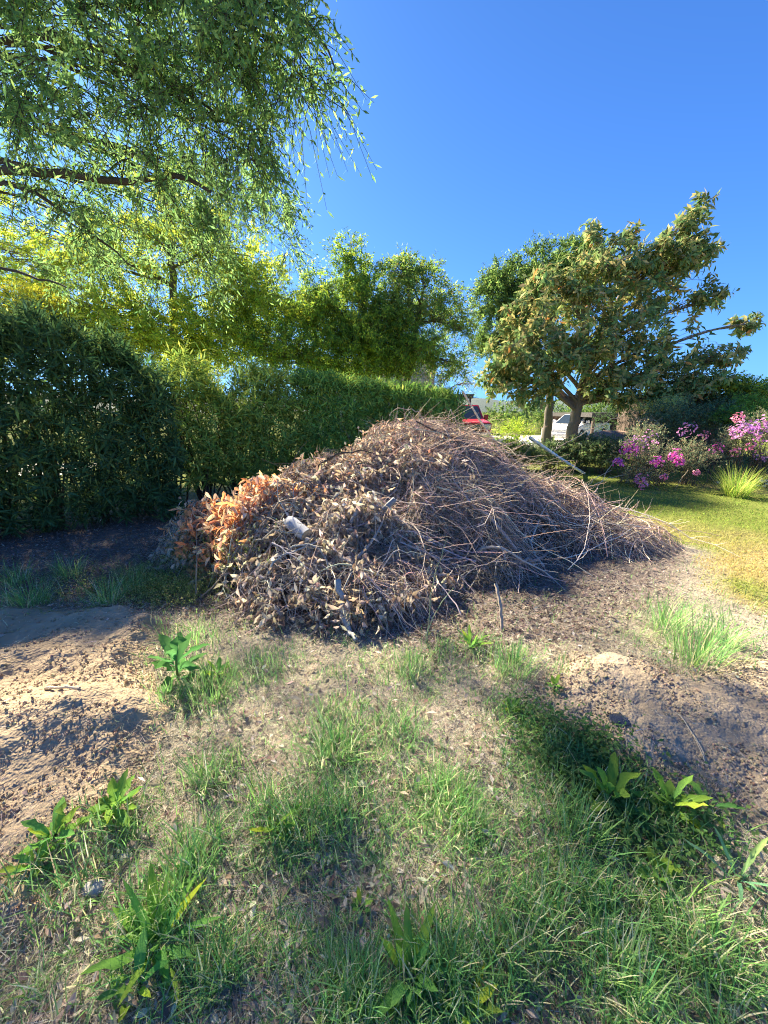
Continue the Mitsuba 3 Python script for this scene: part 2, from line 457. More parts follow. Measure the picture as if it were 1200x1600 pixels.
def pickup(loc, rz):
    t = thing('pickup_truck', 'red pickup truck facing the camera, half hidden behind the brush pile', 'truck')

    def P(name, vfc, mat, smooth=35, **k):
        return part(t, name, place(vfc, loc, rz), mat, smooth, **k)
    # front is at -y
    P('body', rbox(corners(-0.95, 0.95, -2.6, 2.8, 0.55, 0.98), 0.07), 'mat_red_paint')
    P('hood', rbox([(-0.92, -2.66, 1.04), (0.92, -2.66, 1.04), (-0.88, -1.2, 1.17), (0.88, -1.2, 1.17), (-0.92, -2.66, 0.98), (0.92, -2.66, 0.98), (-0.9, -1.2, 0.95), (0.9, -1.2, 0.95)], 0.05), 'mat_red_paint')
    cab = [(-0.9, -1.25, 1.12), (0.9, -1.25, 1.12), (-0.72, -0.45, 1.82), (0.72, -0.45, 1.82), (-0.72, 1.0, 1.84), (0.72, 1.0, 1.84), (-0.88, 1.25, 1.12), (0.88, 1.25, 1.12)]
    P('cab', rbox(cab, 0.06), 'mat_red_paint')
    ws = np.array([(-0.80, -1.285, 1.20), (0.80, -1.285, 1.20), (0.68, -0.575, 1.81), (-0.68, -0.575, 1.81)])
    P('windshield', (np.vstack([ws + (0, -0.012, 0.012), ws + (0, 0.03, -0.03)]), np.array([[0, 1, 2], [0, 2, 3], [4, 6, 5], [4, 7, 6], [0, 4, 5], [0, 5, 1], [1, 5, 6], [1, 6, 2], [2, 6, 7], [2, 7, 3], [3, 7, 4], [3, 4, 0]]), None), 'mat_car_glass', False)
    for s in (-1, 1):
        sw = np.array([(s * 0.925, -1.0, 1.22), (s * 0.925, 1.05, 1.22), (s * 0.79, 0.85, 1.72), (s * 0.79, -0.45, 1.72)])
        w = np.vstack([sw + (s * 0.012, 0, 0), sw - (s * 0.03, 0, 0)])
        P('side_window', (w, np.array([[0, 1, 2], [0, 2, 3], [4, 6, 5], [4, 7, 6], [0, 4, 5], [0, 5, 1], [1, 5, 6], [1, 6, 2], [2, 6, 7], [2, 7, 3], [3, 7, 4], [3, 4, 0]]), None), 'mat_car_glass', False)
        P('headlight', rbox(corners(*sorted((s * 0.66, s * 0.93)), -2.735, -2.6, 0.78, 0.98), 0.02), 'mat_lamp')
        P('mirror', rbox(corners(*sorted((s * 1.0, s * 1.14)), -0.98, -0.88, 1.2, 1.38), 0.03), 'mat_red_paint')
        P('door_handle', rbox(corners(*sorted((s * 1.02, s * 1.035)), 0.1, 0.3, 1.02, 1.04), 0.012), 'mat_metal')
    g = P('grille', rbox(corners(-0.58, 0.58, -2.72, -2.6, 0.70, 0.97), 0.02), 'mat_black')
    for k in range(3):
        part(g, 'bar', place(rbox(corners(-0.57, 0.57, -2.755, -2.735, 0.75 + 0.085 * k, 0.765 + 0.085 * k), 0.008), loc, rz), 'mat_metal', 35)
    P('bumper', rbox(corners(-0.95, 0.95, -2.82, -2.66, 0.42, 0.6), 0.04), 'mat_metal')
    for s in (-1, 1):
        for y in (-1.75, 1.8):
            wheel_parts(t, (s * 0.88, y, 0.38), loc, rz, 0.38, 0.25)


def sedan(loc, rz):
    t = thing('parked_car', 'white car parked on the driveway behind the broad leaved tree trunk', 'car')

    def P(name, vfc, mat, smooth=35, **k):
        return part(t, name, place(vfc, loc, rz), mat, smooth, **k)
    body = [(x, y, z) for x in (-0.82, 0.82) for y, z in ((-2.2, 0.35), (-2.25, 0.62), (-1.2, 0.86), (1.6, 0.92), (2.2, 0.84), (2.22, 0.4))]
    P('body', rbox(body, 0.07), 'mat_white_paint')
    cab = [(-0.74, -1.25, 0.86), (0.74, -1.25, 0.86), (-0.56, -0.45, 1.36), (0.56, -0.45, 1.36), (-0.56, 0.65, 1.38), (0.56, 0.65, 1.38), (-0.72, 1.75, 0.92), (0.72, 1.75, 0.92)]
    P('cabin', rbox(cab, 0.05), 'mat_white_paint')
    box12 = np.array([[0, 1, 2], [0, 2, 3], [4, 6, 5], [4, 7, 6], [0, 4, 5], [0, 5, 1], [1, 5, 6], [1, 6, 2], [2, 6, 7], [2, 7, 3], [3, 7, 4], [3, 4, 0]])

    def pane(q, off):
        q, off = np.array(q, float), np.array(off)
        return np.vstack([q + off, q - off * 2]), box12, None
    P('windshield', pane([(-0.66, -1.27, 0.92), (0.66, -1.27, 0.92), (0.53, -0.55, 1.37), (-0.53, -0.55, 1.37)], (0, -0.012, 0.018)), 'mat_car_glass', False)
    P('rear_window', pane([(-0.53, 0.8, 1.385), (0.53, 0.8, 1.385), (0.66, 1.7, 1.0), (-0.66, 1.7, 1.0)], (0, 0.01, 0.02)), 'mat_car_glass', False)
    for s in (-1, 1):
        P('side_window', pane([(s * 0.765, -0.95, 0.97), (s * 0.765, 0.12, 0.97), (s * 0.63, 0.12, 1.33), (s * 0.63, -0.45, 1.33)], (s * 0.014, 0, 0)), 'mat_car_glass', False)
        P('side_window', pane([(s * 0.765, 0.2, 0.97), (s * 0.765, 1.3, 1.0), (s * 0.64, 0.62, 1.34), (s * 0.63, 0.2, 1.34)], (s * 0.014, 0, 0)), 'mat_car_glass', False)
        P('headlight', rbox(corners(*sorted((s * 0.5, s * 0.83)), -2.31, -2.2, 0.58, 0.68), 0.02), 'mat_lamp')
        P('tail_light', rbox(corners(*sorted((s * 0.55, s * 0.84)), 2.2, 2.29, 0.66, 0.8), 0.02), 'mat_red_paint')
        P('mirror', rbox(corners(*sorted((s * 0.86, s * 0.98)), -0.92, -0.84, 0.98, 1.08), 0.03), 'mat_white_paint')
        for y in (-1.38, 1.36):
            wheel_parts(t, (s * 0.80, y, 0.33), loc, rz, 0.33, 0.22)
    P('bumper', rbox(corners(-0.8, 0.8, -2.33, -2.2, 0.3, 0.42), 0.05), 'mat_white_paint')


pk = at(737, 690, 18.2)
pickup((pk[0], 20.9, 0.016), math.radians(-3))
sedan((at(906, 690, 22.0)[0], 22.5, 0.016), math.radians(-50))


def house():
    t = thing('house', 'cream rendered house gable showing above the clipped hedge', 'house')
    a, b = at(560, 598, 25)[0], at(679, 598, 25)[0]
    zt = at(679, 563, 25)[2]
    part(t, 'wall', (lambda m: (np.array(m.vertices), np.array(m.faces), None))(trimesh.creation.box(bounds=[[a - 3, 25, 0], [b, 34, zt]])), 'mat_plaster', False)
    part(t, 'roof', (lambda m: (np.array(m.vertices), np.array(m.faces), None))(trimesh.creation.box(bounds=[[a - 3.2, 24.9, zt + 0.003], [b + 0.08, 34.2, zt + 0.10]])), 'mat_concrete', False)
    w = part(t, 'window', (lambda m: (np.array(m.vertices), np.array(m.faces), None))(trimesh.creation.box(bounds=[[a - 1.0, 24.96, 1.2], [a + 0.6, 25.06, 2.3]])), 'mat_metal', False)
    part(w, 'pane', (lambda m: (np.array(m.vertices), np.array(m.faces), None))(trimesh.creation.box(bounds=[[a - 0.93, 24.945, 1.27], [a + 0.53, 25.0, 2.23]])), 'mat_car_glass', False)


def bx(x0, x1, y0, y1, z0, z1):
    m = trimesh.creation.box(bounds=[[x0, y0, z0], [x1, y1, z1]])
    return np.array(m.vertices), np.array(m.faces), None


house()


def carport(label, x0, x1, y0, y1, z):
    t = thing('carport', label, 'carport')
    part(t, 'roof', bx(x0, x1, y0, y1, z, z + 0.22), 'mat_roof_dark', False)
    for x in (x0 + 0.15, x1 - 0.25):
        for y in (y0 + 0.15, y1 - 0.25):
            part(t, 'post', bx(x, x + 0.12, y, y + 0.12, 0, z - 0.003), 'mat_timber', False)
    part(t, 'back_wall', bx(x0 + 0.1, x1 - 0.1, y1 - 0.1, y1 - 0.02, 0.02, z - 0.003), 'mat_timber', False)


q0, q1 = at(704, 618, 29), at(738, 618, 29)
carport('dark flat roofed carport behind the red truck', q0[0] - 1, q1[0] + 0.1, 29, 35, 2.55)
q0, q1 = at(925, 650, 20), at(1075, 650, 20)
carport('dark flat roofed carport right of the white car', q0[0], q1[0], 20.0, 25, at(1000, 652, 20)[2])


def timber_shed():
    t = thing('timber_shed', 'old brown timber shed half buried under climbing vine at the right', 'shed')
    x0, x1 = at(1035, 640, 13.5)[0], at(1155, 640, 13.5)[0]
    z = at(1080, 636, 13.5)[2]
    part(t, 'roof', bx(x0 - 0.1, x1 + 0.1, 13.3, 16.2, z + 0.36, z + 0.42), 'mat_timber', False)
    w = part(t, 'wall', bx(x0, x1, 13.56, 16.0, 0, z + 0.355), 'mat_timber', False)
    n = 14
    for k in range(n):
        h = (z + 0.35) / n
        part(w, 'plank', bx(x0 - 0.03, x1 + 0.03, 13.5 + 0.012 * (k % 2), 13.557, k * h + 0.01, (k + 1) * h - 0.012), 'mat_timber', False)


timber_shed()

# ------------------------------------------------------------------ hedge
def line(pts):
    pts = np.array(pts, float)
    d = np.concatenate([[0], np.cumsum(np.linalg.norm(np.diff(pts, axis=0), axis=1))])
    return (lambda s: np.stack([np.interp(s, d, pts[:, 0]), np.interp(s, d, pts[:, 1])], -1)), d[-1]


def hedge_shrub(label, pts, half, H, nspr, nstem, colors, z0, clipped, seed, leaf=(0.155, 0.027), core=True, gap=None):
    rng = np.random.default_rng(seed)
    t = thing('oleander_hedge', label, 'hedge')
    ln, tot = line(pts)
    n = nspr
    s = rng.uniform(0, tot, n)
    face = rng.random(n)
    p0 = ln(s)
    tang = nrm(ln(np.clip(s + 0.1, 0, tot)) - ln(np.clip(s - 0.1, 0, tot)))
    nor = np.stack([tang[:, 1], -tang[:, 0]], -1)           # towards the camera
    top = face > (0.72 if clipped else 0.78)
    back = (face < 0.22)
    bulge = 0.22 * (noise2(p0[:, 0], p0[:, 1], 1.4, seed) - 0.5)
    hh = H(s) + (0.10 if clipped else 0.8) * (noise2(p0[:, 0], p0[:, 1], 2.0, seed + 1) - 0.5)
    zfrac = z0 + (1 - z0) * rng.random(n) ** 0.9
    zz = np.where(top, hh * (0.97 + 0.03 * rng.random(n)), hh * zfrac)
    prof = half * (0.75 + 0.25 * np.sin(np.clip(zz / hh, 0, 1) * np.pi * 0.9)) + bulge + (0.3 if clipped else 0.7) * (meshkit.fbm(np.stack([p0[:, 0] * 1.8, p0[:, 1] * 1.8, zz * 1.8], -1), 2, seed + 3) - 0.5)
    off = np.where(top, rng.uniform(-1, 1, n) * prof * 0.9, np.where(back, -prof, prof)) * np.where(rng.random(n) < 0.3, rng.uniform(0.4, 0.9, n), 1)
    P = np.stack([p0[:, 0] + nor[:, 0] * off, p0[:, 1] + nor[:, 1] * off, zz], -1)
    side = np.sign(off) * np.where(top, 0.25, 0.65)
    D = np.stack([nor[:, 0] * side, nor[:, 1] * side, np.where(top, 1.0, 0.55)], -1) + rng.normal(0, 0.35, (n, 3))
    if gap is not None:
        keep = ~gap(P)
        P, D = P[keep], D[keep]
    D = np.where((top & (rng.random(n) < (0.25 if clipped else 0.6)))[:, None] & True, D + [0, 0, 0.6], D) if gap is None else D
    P = P - nrm(D) * (0.22 if clipped else rng.uniform(0.02, 0.3, (len(P), 1)))
    lv, st = sprigs(rng, P, D, rng.uniform(0.24, 0.44, len(P)), 14, leaf[0], leaf[1], colors, droop=0.1, along=0.55, out=0.8, hang=0.05, nseg=2, fold=0.0 if clipped else 0.2, curl=0.16, stem_r=0.0035, stem_c=(0.10, 0.12, 0.05))
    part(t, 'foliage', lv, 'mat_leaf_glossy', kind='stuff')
    part(t, 'shoots', st, 'mat_bark', kind='stuff')
    K = 6
    sb = rng.uniform(0.02, 0.98, nstem) * tot
    b = ln(np.round(sb / 0.55) * 0.55 + rng.normal(0, 0.06, nstem))
    tt = np.linspace(0, 1, K)[None, :, None]
    b3 = np.stack([b[:, 0], b[:, 1], np.full(nstem, -0.03)], -1)
    hs = H(sb) * rng.uniform(0.6, 0.85, nstem)
    e3 = b3 + np.stack([rng.normal(0, 0.3, nstem), rng.normal(0, 0.3, nstem), hs], -1)
    mid = (b3 + e3) / 2 + np.stack([rng.normal(0, 0.1, nstem), rng.normal(0, 0.1, nstem), 0 * hs], -1)
    path = (1 - tt) ** 2 * b3[:, None] + 2 * tt * (1 - tt) * mid[:, None] + tt ** 2 * e3[:, None]
    if gap is not None:
        k2 = ~gap(path[:, 1]) & ~gap(path[:, 2])
        path = path[k2]
    part(t, 'stems', tubes(path, np.linspace(0.017, 0.006, K)[None], 5, tint(rng, len(path), (0.14, 0.11, 0.08))), 'mat_bark', kind='stuff')


HEDGE = [(-8.5, 3.6), (-5.2, 4.9), (-3.35, 6.3), (-1.75, 8.1), (1.55, 9.5)]
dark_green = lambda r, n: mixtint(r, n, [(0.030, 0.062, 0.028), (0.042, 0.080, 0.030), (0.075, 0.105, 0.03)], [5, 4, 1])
mid_green = lambda r, n: mixtint(r, n, [(0.10, 0.155, 0.04), (0.14, 0.19, 0.04), (0.21, 0.24, 0.045)], [4, 4, 2])
clip_green = lambda r, n: mixtint(r, n, [(0.08, 0.15, 0.04), (0.12, 0.20, 0.045), (0.20, 0.25, 0.05)], [4, 4, 2])


def gap_hole(p):
    d = gp(292, 775)
    c = at(292, 770, 6.3)
    return (np.abs((p[:, 0] / p[:, 1] - c[0] / c[1]) * 6.3) < 0.20) & (p[:, 2] < 0.85) & (p[:, 2] > 0.1) & (p[:, 1] < 8)


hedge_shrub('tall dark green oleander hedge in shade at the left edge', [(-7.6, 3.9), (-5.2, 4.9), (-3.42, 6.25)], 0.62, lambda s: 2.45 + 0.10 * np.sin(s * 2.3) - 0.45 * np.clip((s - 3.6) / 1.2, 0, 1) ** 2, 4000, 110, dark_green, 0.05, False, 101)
hedge_shrub('lighter open oleander shrub with bare stems at its foot, left of the brush pile', [(-3.45, 6.3), (-2.9, 7.0), (-1.9, 8.0)], 0.5, lambda s: 2.05 + 0.26 * np.sin(s * 4.4 + 0.6), 1150, 80, mid_green, 0.20, False, 102)
hedge_shrub('flat topped clipped oleander hedge behind the brush pile', [(-1.75, 8.15), (-0.2, 8.9), (1.55, 9.5)], 0.65, lambda s: 2.27 - 0.09 * s, 2700, 50, clip_green, 0.12, True, 103)

# ------------------------------------------------------------------ trees
def bez(a, b, c, K):
    t = np.linspace(0, 1, K)[None, :, None]
    return (1 - t) ** 2 * a[:, None] + 2 * t * (1 - t) * b[:, None] + t ** 2 * c[:, None]


def tree(name, label, cat_, trunk, tr, blobs, seed, leafmat, bark, colors, tw=(5, 0.5), m=12, leaf=(0.08, 0.02), droop=0.3, out=0.8, along=0.5, hang=0.2, up=0.3, nseg=2, surf=0.45, lean=(0, 0, 0), group=None, limb_r=0.05, cl_r=0.012, dsp=0.55, extra=(), fold=0.0):
    """blobs: (centre, radii, clusters, attach fraction of trunk)."""
    rng = np.random.default_rng(seed)
    t = thing(name, label, cat_, group)
    trunk = np.array(trunk, float)
    K = len(trunk)
    tp = np.linspace(0, 1, 24)
    tpath = np.stack([np.interp(tp, np.linspace(0, 1, K), trunk[:, i]) for i in range(3)], -1)
    tpath[1:-1] += rng.normal(0, 0.007 * tr / 0.1, (22, 3)) * [1, 1, 0]
    rad = tr * (1 - 0.6 * tp) + tr * 0.5 * np.exp(-tp * 14)
    part(t, 'trunk', tubes(tpath[None], rad[None], 10, np.array(bark)), 'mat_bark')
    Ps, Ds, cpaths, crads = [], [], [], []
    for pts, r0 in extra:
        pts = np.array(pts, float)
        q = np.linspace(0, len(pts) - 1, 14)
        lp = np.stack([np.interp(q, np.arange(len(pts)), pts[:, i]) for i in range(3)], -1)
        lp[1:-1] = (lp[:-2] + 2 * lp[1:-1] + lp[2:]) / 4 + rng.normal(0, 0.012, (12, 3))
        part(t, 'limb', tubes(lp[None], np.linspace(r0, r0 * .25, 14)[None], 7, np.array(bark)), 'mat_bark')
    for c, r, ncl, fr in blobs:
        c, r = np.array(c, float), np.array(r, float)
        a = np.array([np.interp(fr, tp, tpath[:, i]) for i in range(3)])
        ra = float(np.interp(fr, tp, rad)) * 0.6
        lr = min(limb_r, ra)
        mid = a * 0.5 + c * 0.5 + np.array([0, 0, 0.12 * np.linalg.norm(c - a)]) + rng.normal(0, 0.1, 3)
        lp = bez(a[None], mid[None], c[None], 10)
        lp[:, 1:] += np.cumsum(rng.normal(0, 0.035, (1, 9, 3)), 1)
        part(t, 'limb', tubes(lp, np.linspace(lr, lr * 0.15, 10)[None], 7, np.array(bark)), 'mat_bark')
        u = randdir(rng, ncl) * (rng.random((ncl, 1)) ** surf)
        q = c + u * r
        s0 = rng.uniform(0.35, 1, ncl)
        base = np.stack([np.interp(s0, np.linspace(0, 1, 10), lp[0, :, i]) for i in range(3)], -1)
        base += (rng.random((ncl, 1)) ** 2) * 0.0
        mid2 = base * 0.5 + q * 0.5 + np.array([0, 0, 0.1]) * np.linalg.norm(q - base, axis=1, keepdims=True) + rng.normal(0, 0.06, (ncl, 3))
        cpaths.append(bez(base, mid2, q, 5))
        nt = tw[0]
        Ps.append(np.repeat(q, nt, 0) + rng.normal(0, 0.05, (ncl * nt, 3)))
        Ds.append(np.repeat(u * 0.8 + np.array([0, 0, up]) + np.array(lean) + (rng.normal(0, 0.45, (ncl, 3)) if dsp < 0.5 else 0), nt, 0) + rng.normal(0, dsp, (ncl * nt, 3)))
    Ps, Ds, cp = np.vstack(Ps), np.vstack(Ds), np.vstack(cpaths)
    lv, st = sprigs(rng, Ps, Ds, tw[1] * rng.uniform(0.6, 1.4, len(Ps)), m, leaf[0], leaf[1], colors, droop=droop * rng.uniform(0.5, 1.5, len(Ps)), along=along, out=out, hang=hang, nseg=nseg, fold=fold, stem_r=0.0035, stem_c=np.array(bark) * 0.9)
    part(t, 'crown', lv, leafmat, kind='stuff')
    part(t, 'branches', cat([tubes(cp, np.linspace(cl_r, cl_r * 0.3, 5)[None], 3, np.array(bark)), st]), 'mat_bark', kind='stuff')
    return t


def B(px, py, Y, rx, rz, n, fr, ry=None):
    """A crown blob seen at a pixel, Y metres ahead; radii in metres."""
    return (at(px, py, Y), (rx, ry or rx, rz), n, fr)


willow_col = lambda r, n: mixtint(r, n, [(0.085, 0.155, 0.060), (0.11, 0.185, 0.06), (0.17, 0.235, 0.055)], [5, 4, 1])
lime_col = lambda r, n: mixtint(r, n, [(0.20, 0.25, 0.03), (0.28, 0.31, 0.04), (0.14, 0.20, 0.03)], [4, 4, 3])
light_col = lambda r, n: mixtint(r, n, [(0.10, 0.17, 0.03), (0.15, 0.22, 0.03), (0.07, 0.12, 0.03), (0.22, 0.25, 0.03)], [4, 3, 3, 2])
olive_col = lambda r, n: mixtint(r, n, [(0.050, 0.095, 0.030), (0.08, 0.13, 0.035), (0.12, 0.16, 0.04)], [4, 4, 2])
mag_col = lambda r, n: mixtint(r, n, [(0.075, 0.125, 0.05), (0.12, 0.16, 0.06), (0.19, 0.18, 0.08), (0.26, 0.22, 0.09), (0.34, 0.15, 0.05)], [5, 5, 4, 2, 0.15])

# the overhanging tree: its trunk stands left of the frame, its drooping boughs cross the upper left
tr_o = [(-6.6, 5.3, -0.1), (-6.5, 5.3, 1.5), (-6.2, 5.35, 3.2), (-5.7, 5.5, 5.0), (-5.4, 5.6, 7.0)]
ob = []
OV = 0.72
for px, py, Y, rx, rz, n, fr in [
        (20, 20, 5.2, 1.0, 0.7, 18, .8), (150, 10, 5.0, 1.0, .7, 18, .85), (270, -20, 5.0, .9, .6, 18, .9), (370, 5, 4.8, .4, .4, 10, .9), (425, 60, 4.8, .32, .35, 9, .9), (460, 90, 4.9, .16, .28, 5, .95), (480, 140, 4.9, .10, .25, 3, .95),
        (50, 150, 5.4, .9, .6, 15, .75), (165, 150, 5.2, .9, .65, 14, .8), (275, 120, 5.0, .7, .6, 13, .85), (350, 190, 5.0, .40, .5, 9, .8), (400, 240, 5.0, .2, .35, 5, .8), (410, 170, 5.0, .2, .35, 4, .8),
        (215, 250, 5.3, .65, .4, 11, .75), (320, 300, 5.6, .40, .4, 12, .75), (405, 320, 5.9, .25, .35, 7, .75), (445, 365, 6.1, .22, .3, 6, .75), (100, 280, 5.6, .9, .4, 8, .65), (50, 400, 5.8, .8, .35, 5, .6), (240, 390, 5.6, .6, .3, 5, .65), (135, 382, 5.8, .5, .35, 7, .65), (315, 375, 5.4, .25, .4, 9, .7)]:
    q = OV if py < 300 else 0.97
    ob.append(B(px, py, Y * q, rx * q, rz * q, n, fr))
for x, y, z, r, n, fr in [(-5.6, 4.0, 5.6, 1.4, 50, .8), (-6.8, 6.6, 6.6, 1.4, 40, .9), (-4.2, 4.0, 6.3, 1.1, 36, .95)]:
    ob.append(((x, y, z), (r, r, r * 0.75), n, fr))
tree('overhanging_tree', 'overhanging tree with drooping narrow leaved boughs filling the upper left', 'tree', tr_o, 0.2, ob, 201, 'mat_leaf', (0.075, 0.062, 0.052), willow_col,
     tw=(11, 0.36), m=15, leaf=(0.066, 0.0175), droop=0.75, out=0.75, along=0.5, hang=0.35, up=0.15, lean=(0.12, -0.1, 0), limb_r=0.03, cl_r=0.008, dsp=0.45, extra=[([(-6.1, 5.3, 3.4), at(-60, 255, 4.4), at(80, 270, 3.9), at(190, 288, 3.7), at(290, 272, 3.6), at(330, 300, 3.6)], .045), ([at(-40, 275, 4.4), at(60, 300, 4.1), at(150, 370, 4.2), at(215, 420, 4.3)], .022), ([(-5.6, 5.5, 5.2), at(60, 40, 4.3), at(220, 100, 3.9), at(300, 150, 3.7), at(335, 175, 3.6)], .03), ([(-5.5, 5.5, 6.4), at(250, -60, 4.0), at(370, 10, 3.7), at(440, 8, 3.6), at(495, 40, 3.5), at(525, 110, 3.5)], .022), ([at(330, 10, 3.8), at(400, 50, 3.6), at(450, 70, 3.5), at(490, 105, 3.5)], .014), ([(-6.2, 5.3, 3.1), at(-60, 400, 5.4), at(40, 430, 5.3), at(110, 452, 5.2)], .03)])

tree('lime_green_tree', 'backlit yellow green tree behind the dark hedge at the left', 'tree', [(-6.0, 11.5, -0.1), (-5.9, 11.5, 2.0), (-5.6, 11.4, 4.2), (-5.4, 11.3, 5.6)], 0.17,
     [B(50, 470, 11, 1.5, 1.0, 43, .6), B(150, 400, 11.3, 1.6, 1.1, 58, .8), B(260, 370, 11.5, 1.5, 1.0, 58, .9), B(360, 400, 11.5, 1.2, .9, 50, .9), B(400, 460, 11.2, 1.0, .9, 43, .7), B(210, 480, 11, 1.5, .9, 43, .6), B(320, 500, 11, 1.2, .7, 29, .55), B(30, 360, 12, 1.5, 1.2, 36, .8), B(120, 515, 10.6, 1.2, .5, 50, .5), B(230, 530, 10.4, 1.1, .45, 50, .5), B(330, 540, 10.6, 1.0, .45, 46, .5), B(-120, 420, 12, 1.8, 1.5, 36, .8)],
     202, 'mat_leaf', (0.11, 0.085, 0.06), lime_col, tw=(9, 0.48), m=15, leaf=(0.115, 0.036), droop=0.4, hang=0.25, up=0.35, limb_r=0.04)
tree('feathery_shrub', 'bright yellow feathery young tree above the left end of the hedge', 'tree', [(-8.6, 9.0, -0.1), (-8.6, 9.0, 1.5), (-8.5, 9.0, 2.6)], 0.07,
     [B(40, 490, 9, .75, .55, 70, .8), B(15, 510, 9.1, .6, .5, 40, .6)], 203, 'mat_leaf', (0.13, 0.10, 0.06), lambda r, n: tint(r, n, (0.34, 0.33, 0.03)), tw=(8, 0.34), m=18, leaf=(0.06, 0.015), limb_r=0.03)
tree('airy_green_tree', 'airy fresh green tree with upright wands behind the clipped hedge', 'tree', [(-0.8, 13.0, -0.1), (-0.8, 13.0, 1.8), (-0.7, 12.9, 3.4), (-0.6, 12.9, 4.6)], 0.14,
     [B(460, 496, 12.2, 1.0, .8, 60, .6), B(510, 486, 12.4, 1.0, .9, 70, .8), B(560, 456, 12.8, .9, .9, 62, .9), B(545, 411, 12.8, .4, .6, 16, 1.0), B(535, 536, 12.4, 1.2, .8, 70, .6), B(600, 526, 12.8, 1.0, .8, 60, .7), B(440, 556, 11.5, .9, .6, 40, .5), B(400, 536, 11.0, .7, .7, 34, .5), B(490, 576, 12, .9, .4, 30, .4), B(590, 576, 12.6, 1.0, .4, 30, .4), B(640, 545, 12.4, .8, .5, 44, .5), B(600, 500, 12.4, .8, .6, 46, .7), B(560, 545, 12.0, .9, .4, 36, .5)],
     204, 'mat_leaf', (0.13, 0.10, 0.07), light_col, tw=(8, 0.45), m=14, leaf=(0.11, 0.035), droop=0.35, hang=0.2, up=0.5, limb_r=0.03)
tree('rangy_green_tree', 'rangy green tree right of the airy one with its crown against the sky', 'tree', [(0.55, 12.8, -0.1), (0.6, 12.8, 1.8), (0.9, 12.7, 3.6), (1.1, 12.6, 4.8)], 0.14,
     [B(622, 428, 12.32, 0.48, 0.40, 40, .95), B(660, 426, 12.50, 0.40, 0.44, 22, 1.0), B(640, 476, 12.50, 0.79, 0.53, 46, .9), B(700, 461, 12.67, 0.44, 0.31, 18, .95), B(690, 496, 12.67, 0.79, 0.44, 42, .8), B(640, 546, 12.50, 0.88, 0.53, 56, .6), B(600, 496, 12.50, 0.70, 0.62, 46, .8), B(715, 526, 12.67, 0.44, 0.35, 20, .8), B(705, 571, 12.50, 0.48, 0.26, 24, .6), B(625, 571, 12.50, 0.45, 0.26, 12, .5)],
     205, 'mat_leaf', (0.12, 0.10, 0.08), lambda r, n: mixtint(r, n, [(0.07, 0.125, 0.035), (0.10, 0.16, 0.035), (0.16, 0.20, 0.04), (0.16, 0.12, 0.04)], [4, 4, 2, .6]), tw=(5, 0.45), m=12, leaf=(0.115, 0.034), droop=0.5, hang=0.3, up=0.35, limb_r=0.04)
tree('bare_pale_tree', 'thin pale almost leafless tree far behind the hedge', 'tree', [(3.2, 24, -0.1), (3.2, 24, 1.6), (3.3, 24, 3.2)], 0.1,
     [B(690, 590, 24, 1.2, .8, 60, .8), B(715, 575, 24, 1.0, .7, 46, .9), B(735, 600, 24, .8, .6, 30, .7)], 206, 'mat_leaf', (0.30, 0.26, 0.20), lambda r, n: tint(r, n, (0.22, 0.26, 0.08)), tw=(4, 0.6), m=3, leaf=(0.09, 0.03), up=0.6, limb_r=0.04)
tree('round_green_tree', 'rounded mid green tree behind and left of the broad leaved tree', 'tree', [(at(853, 690, 17)[0], 17, -0.1), (at(853, 690, 17)[0], 17, 2.0), (at(850, 690, 17)[0] - .1, 17, 4.2), (at(846, 690, 17)[0] - .2, 17, 6.0)], 0.19,
     [B(785, 470, 17, 1.1, .9, 74, .8), B(800, 520, 17, 1.2, .8, 66, .7), B(840, 430, 17, 1.2, .9, 84, .9), B(890, 410, 17, 1.0, .7, 60, 1.0), B(775, 440, 17, .6, .5, 30, .9), B(860, 480, 17.3, 1.4, 1.0, 80, .8), B(760, 540, 17, .6, .5, 24, .6), B(920, 430, 17.2, .9, .7, 44, 1.0)],
     207, 'mat_leaf', (0.16, 0.14, 0.12), olive_col, tw=(8, 0.5), m=14, leaf=(0.13, 0.045), droop=0.3, hang=0.2, up=0.3, limb_r=0.05)

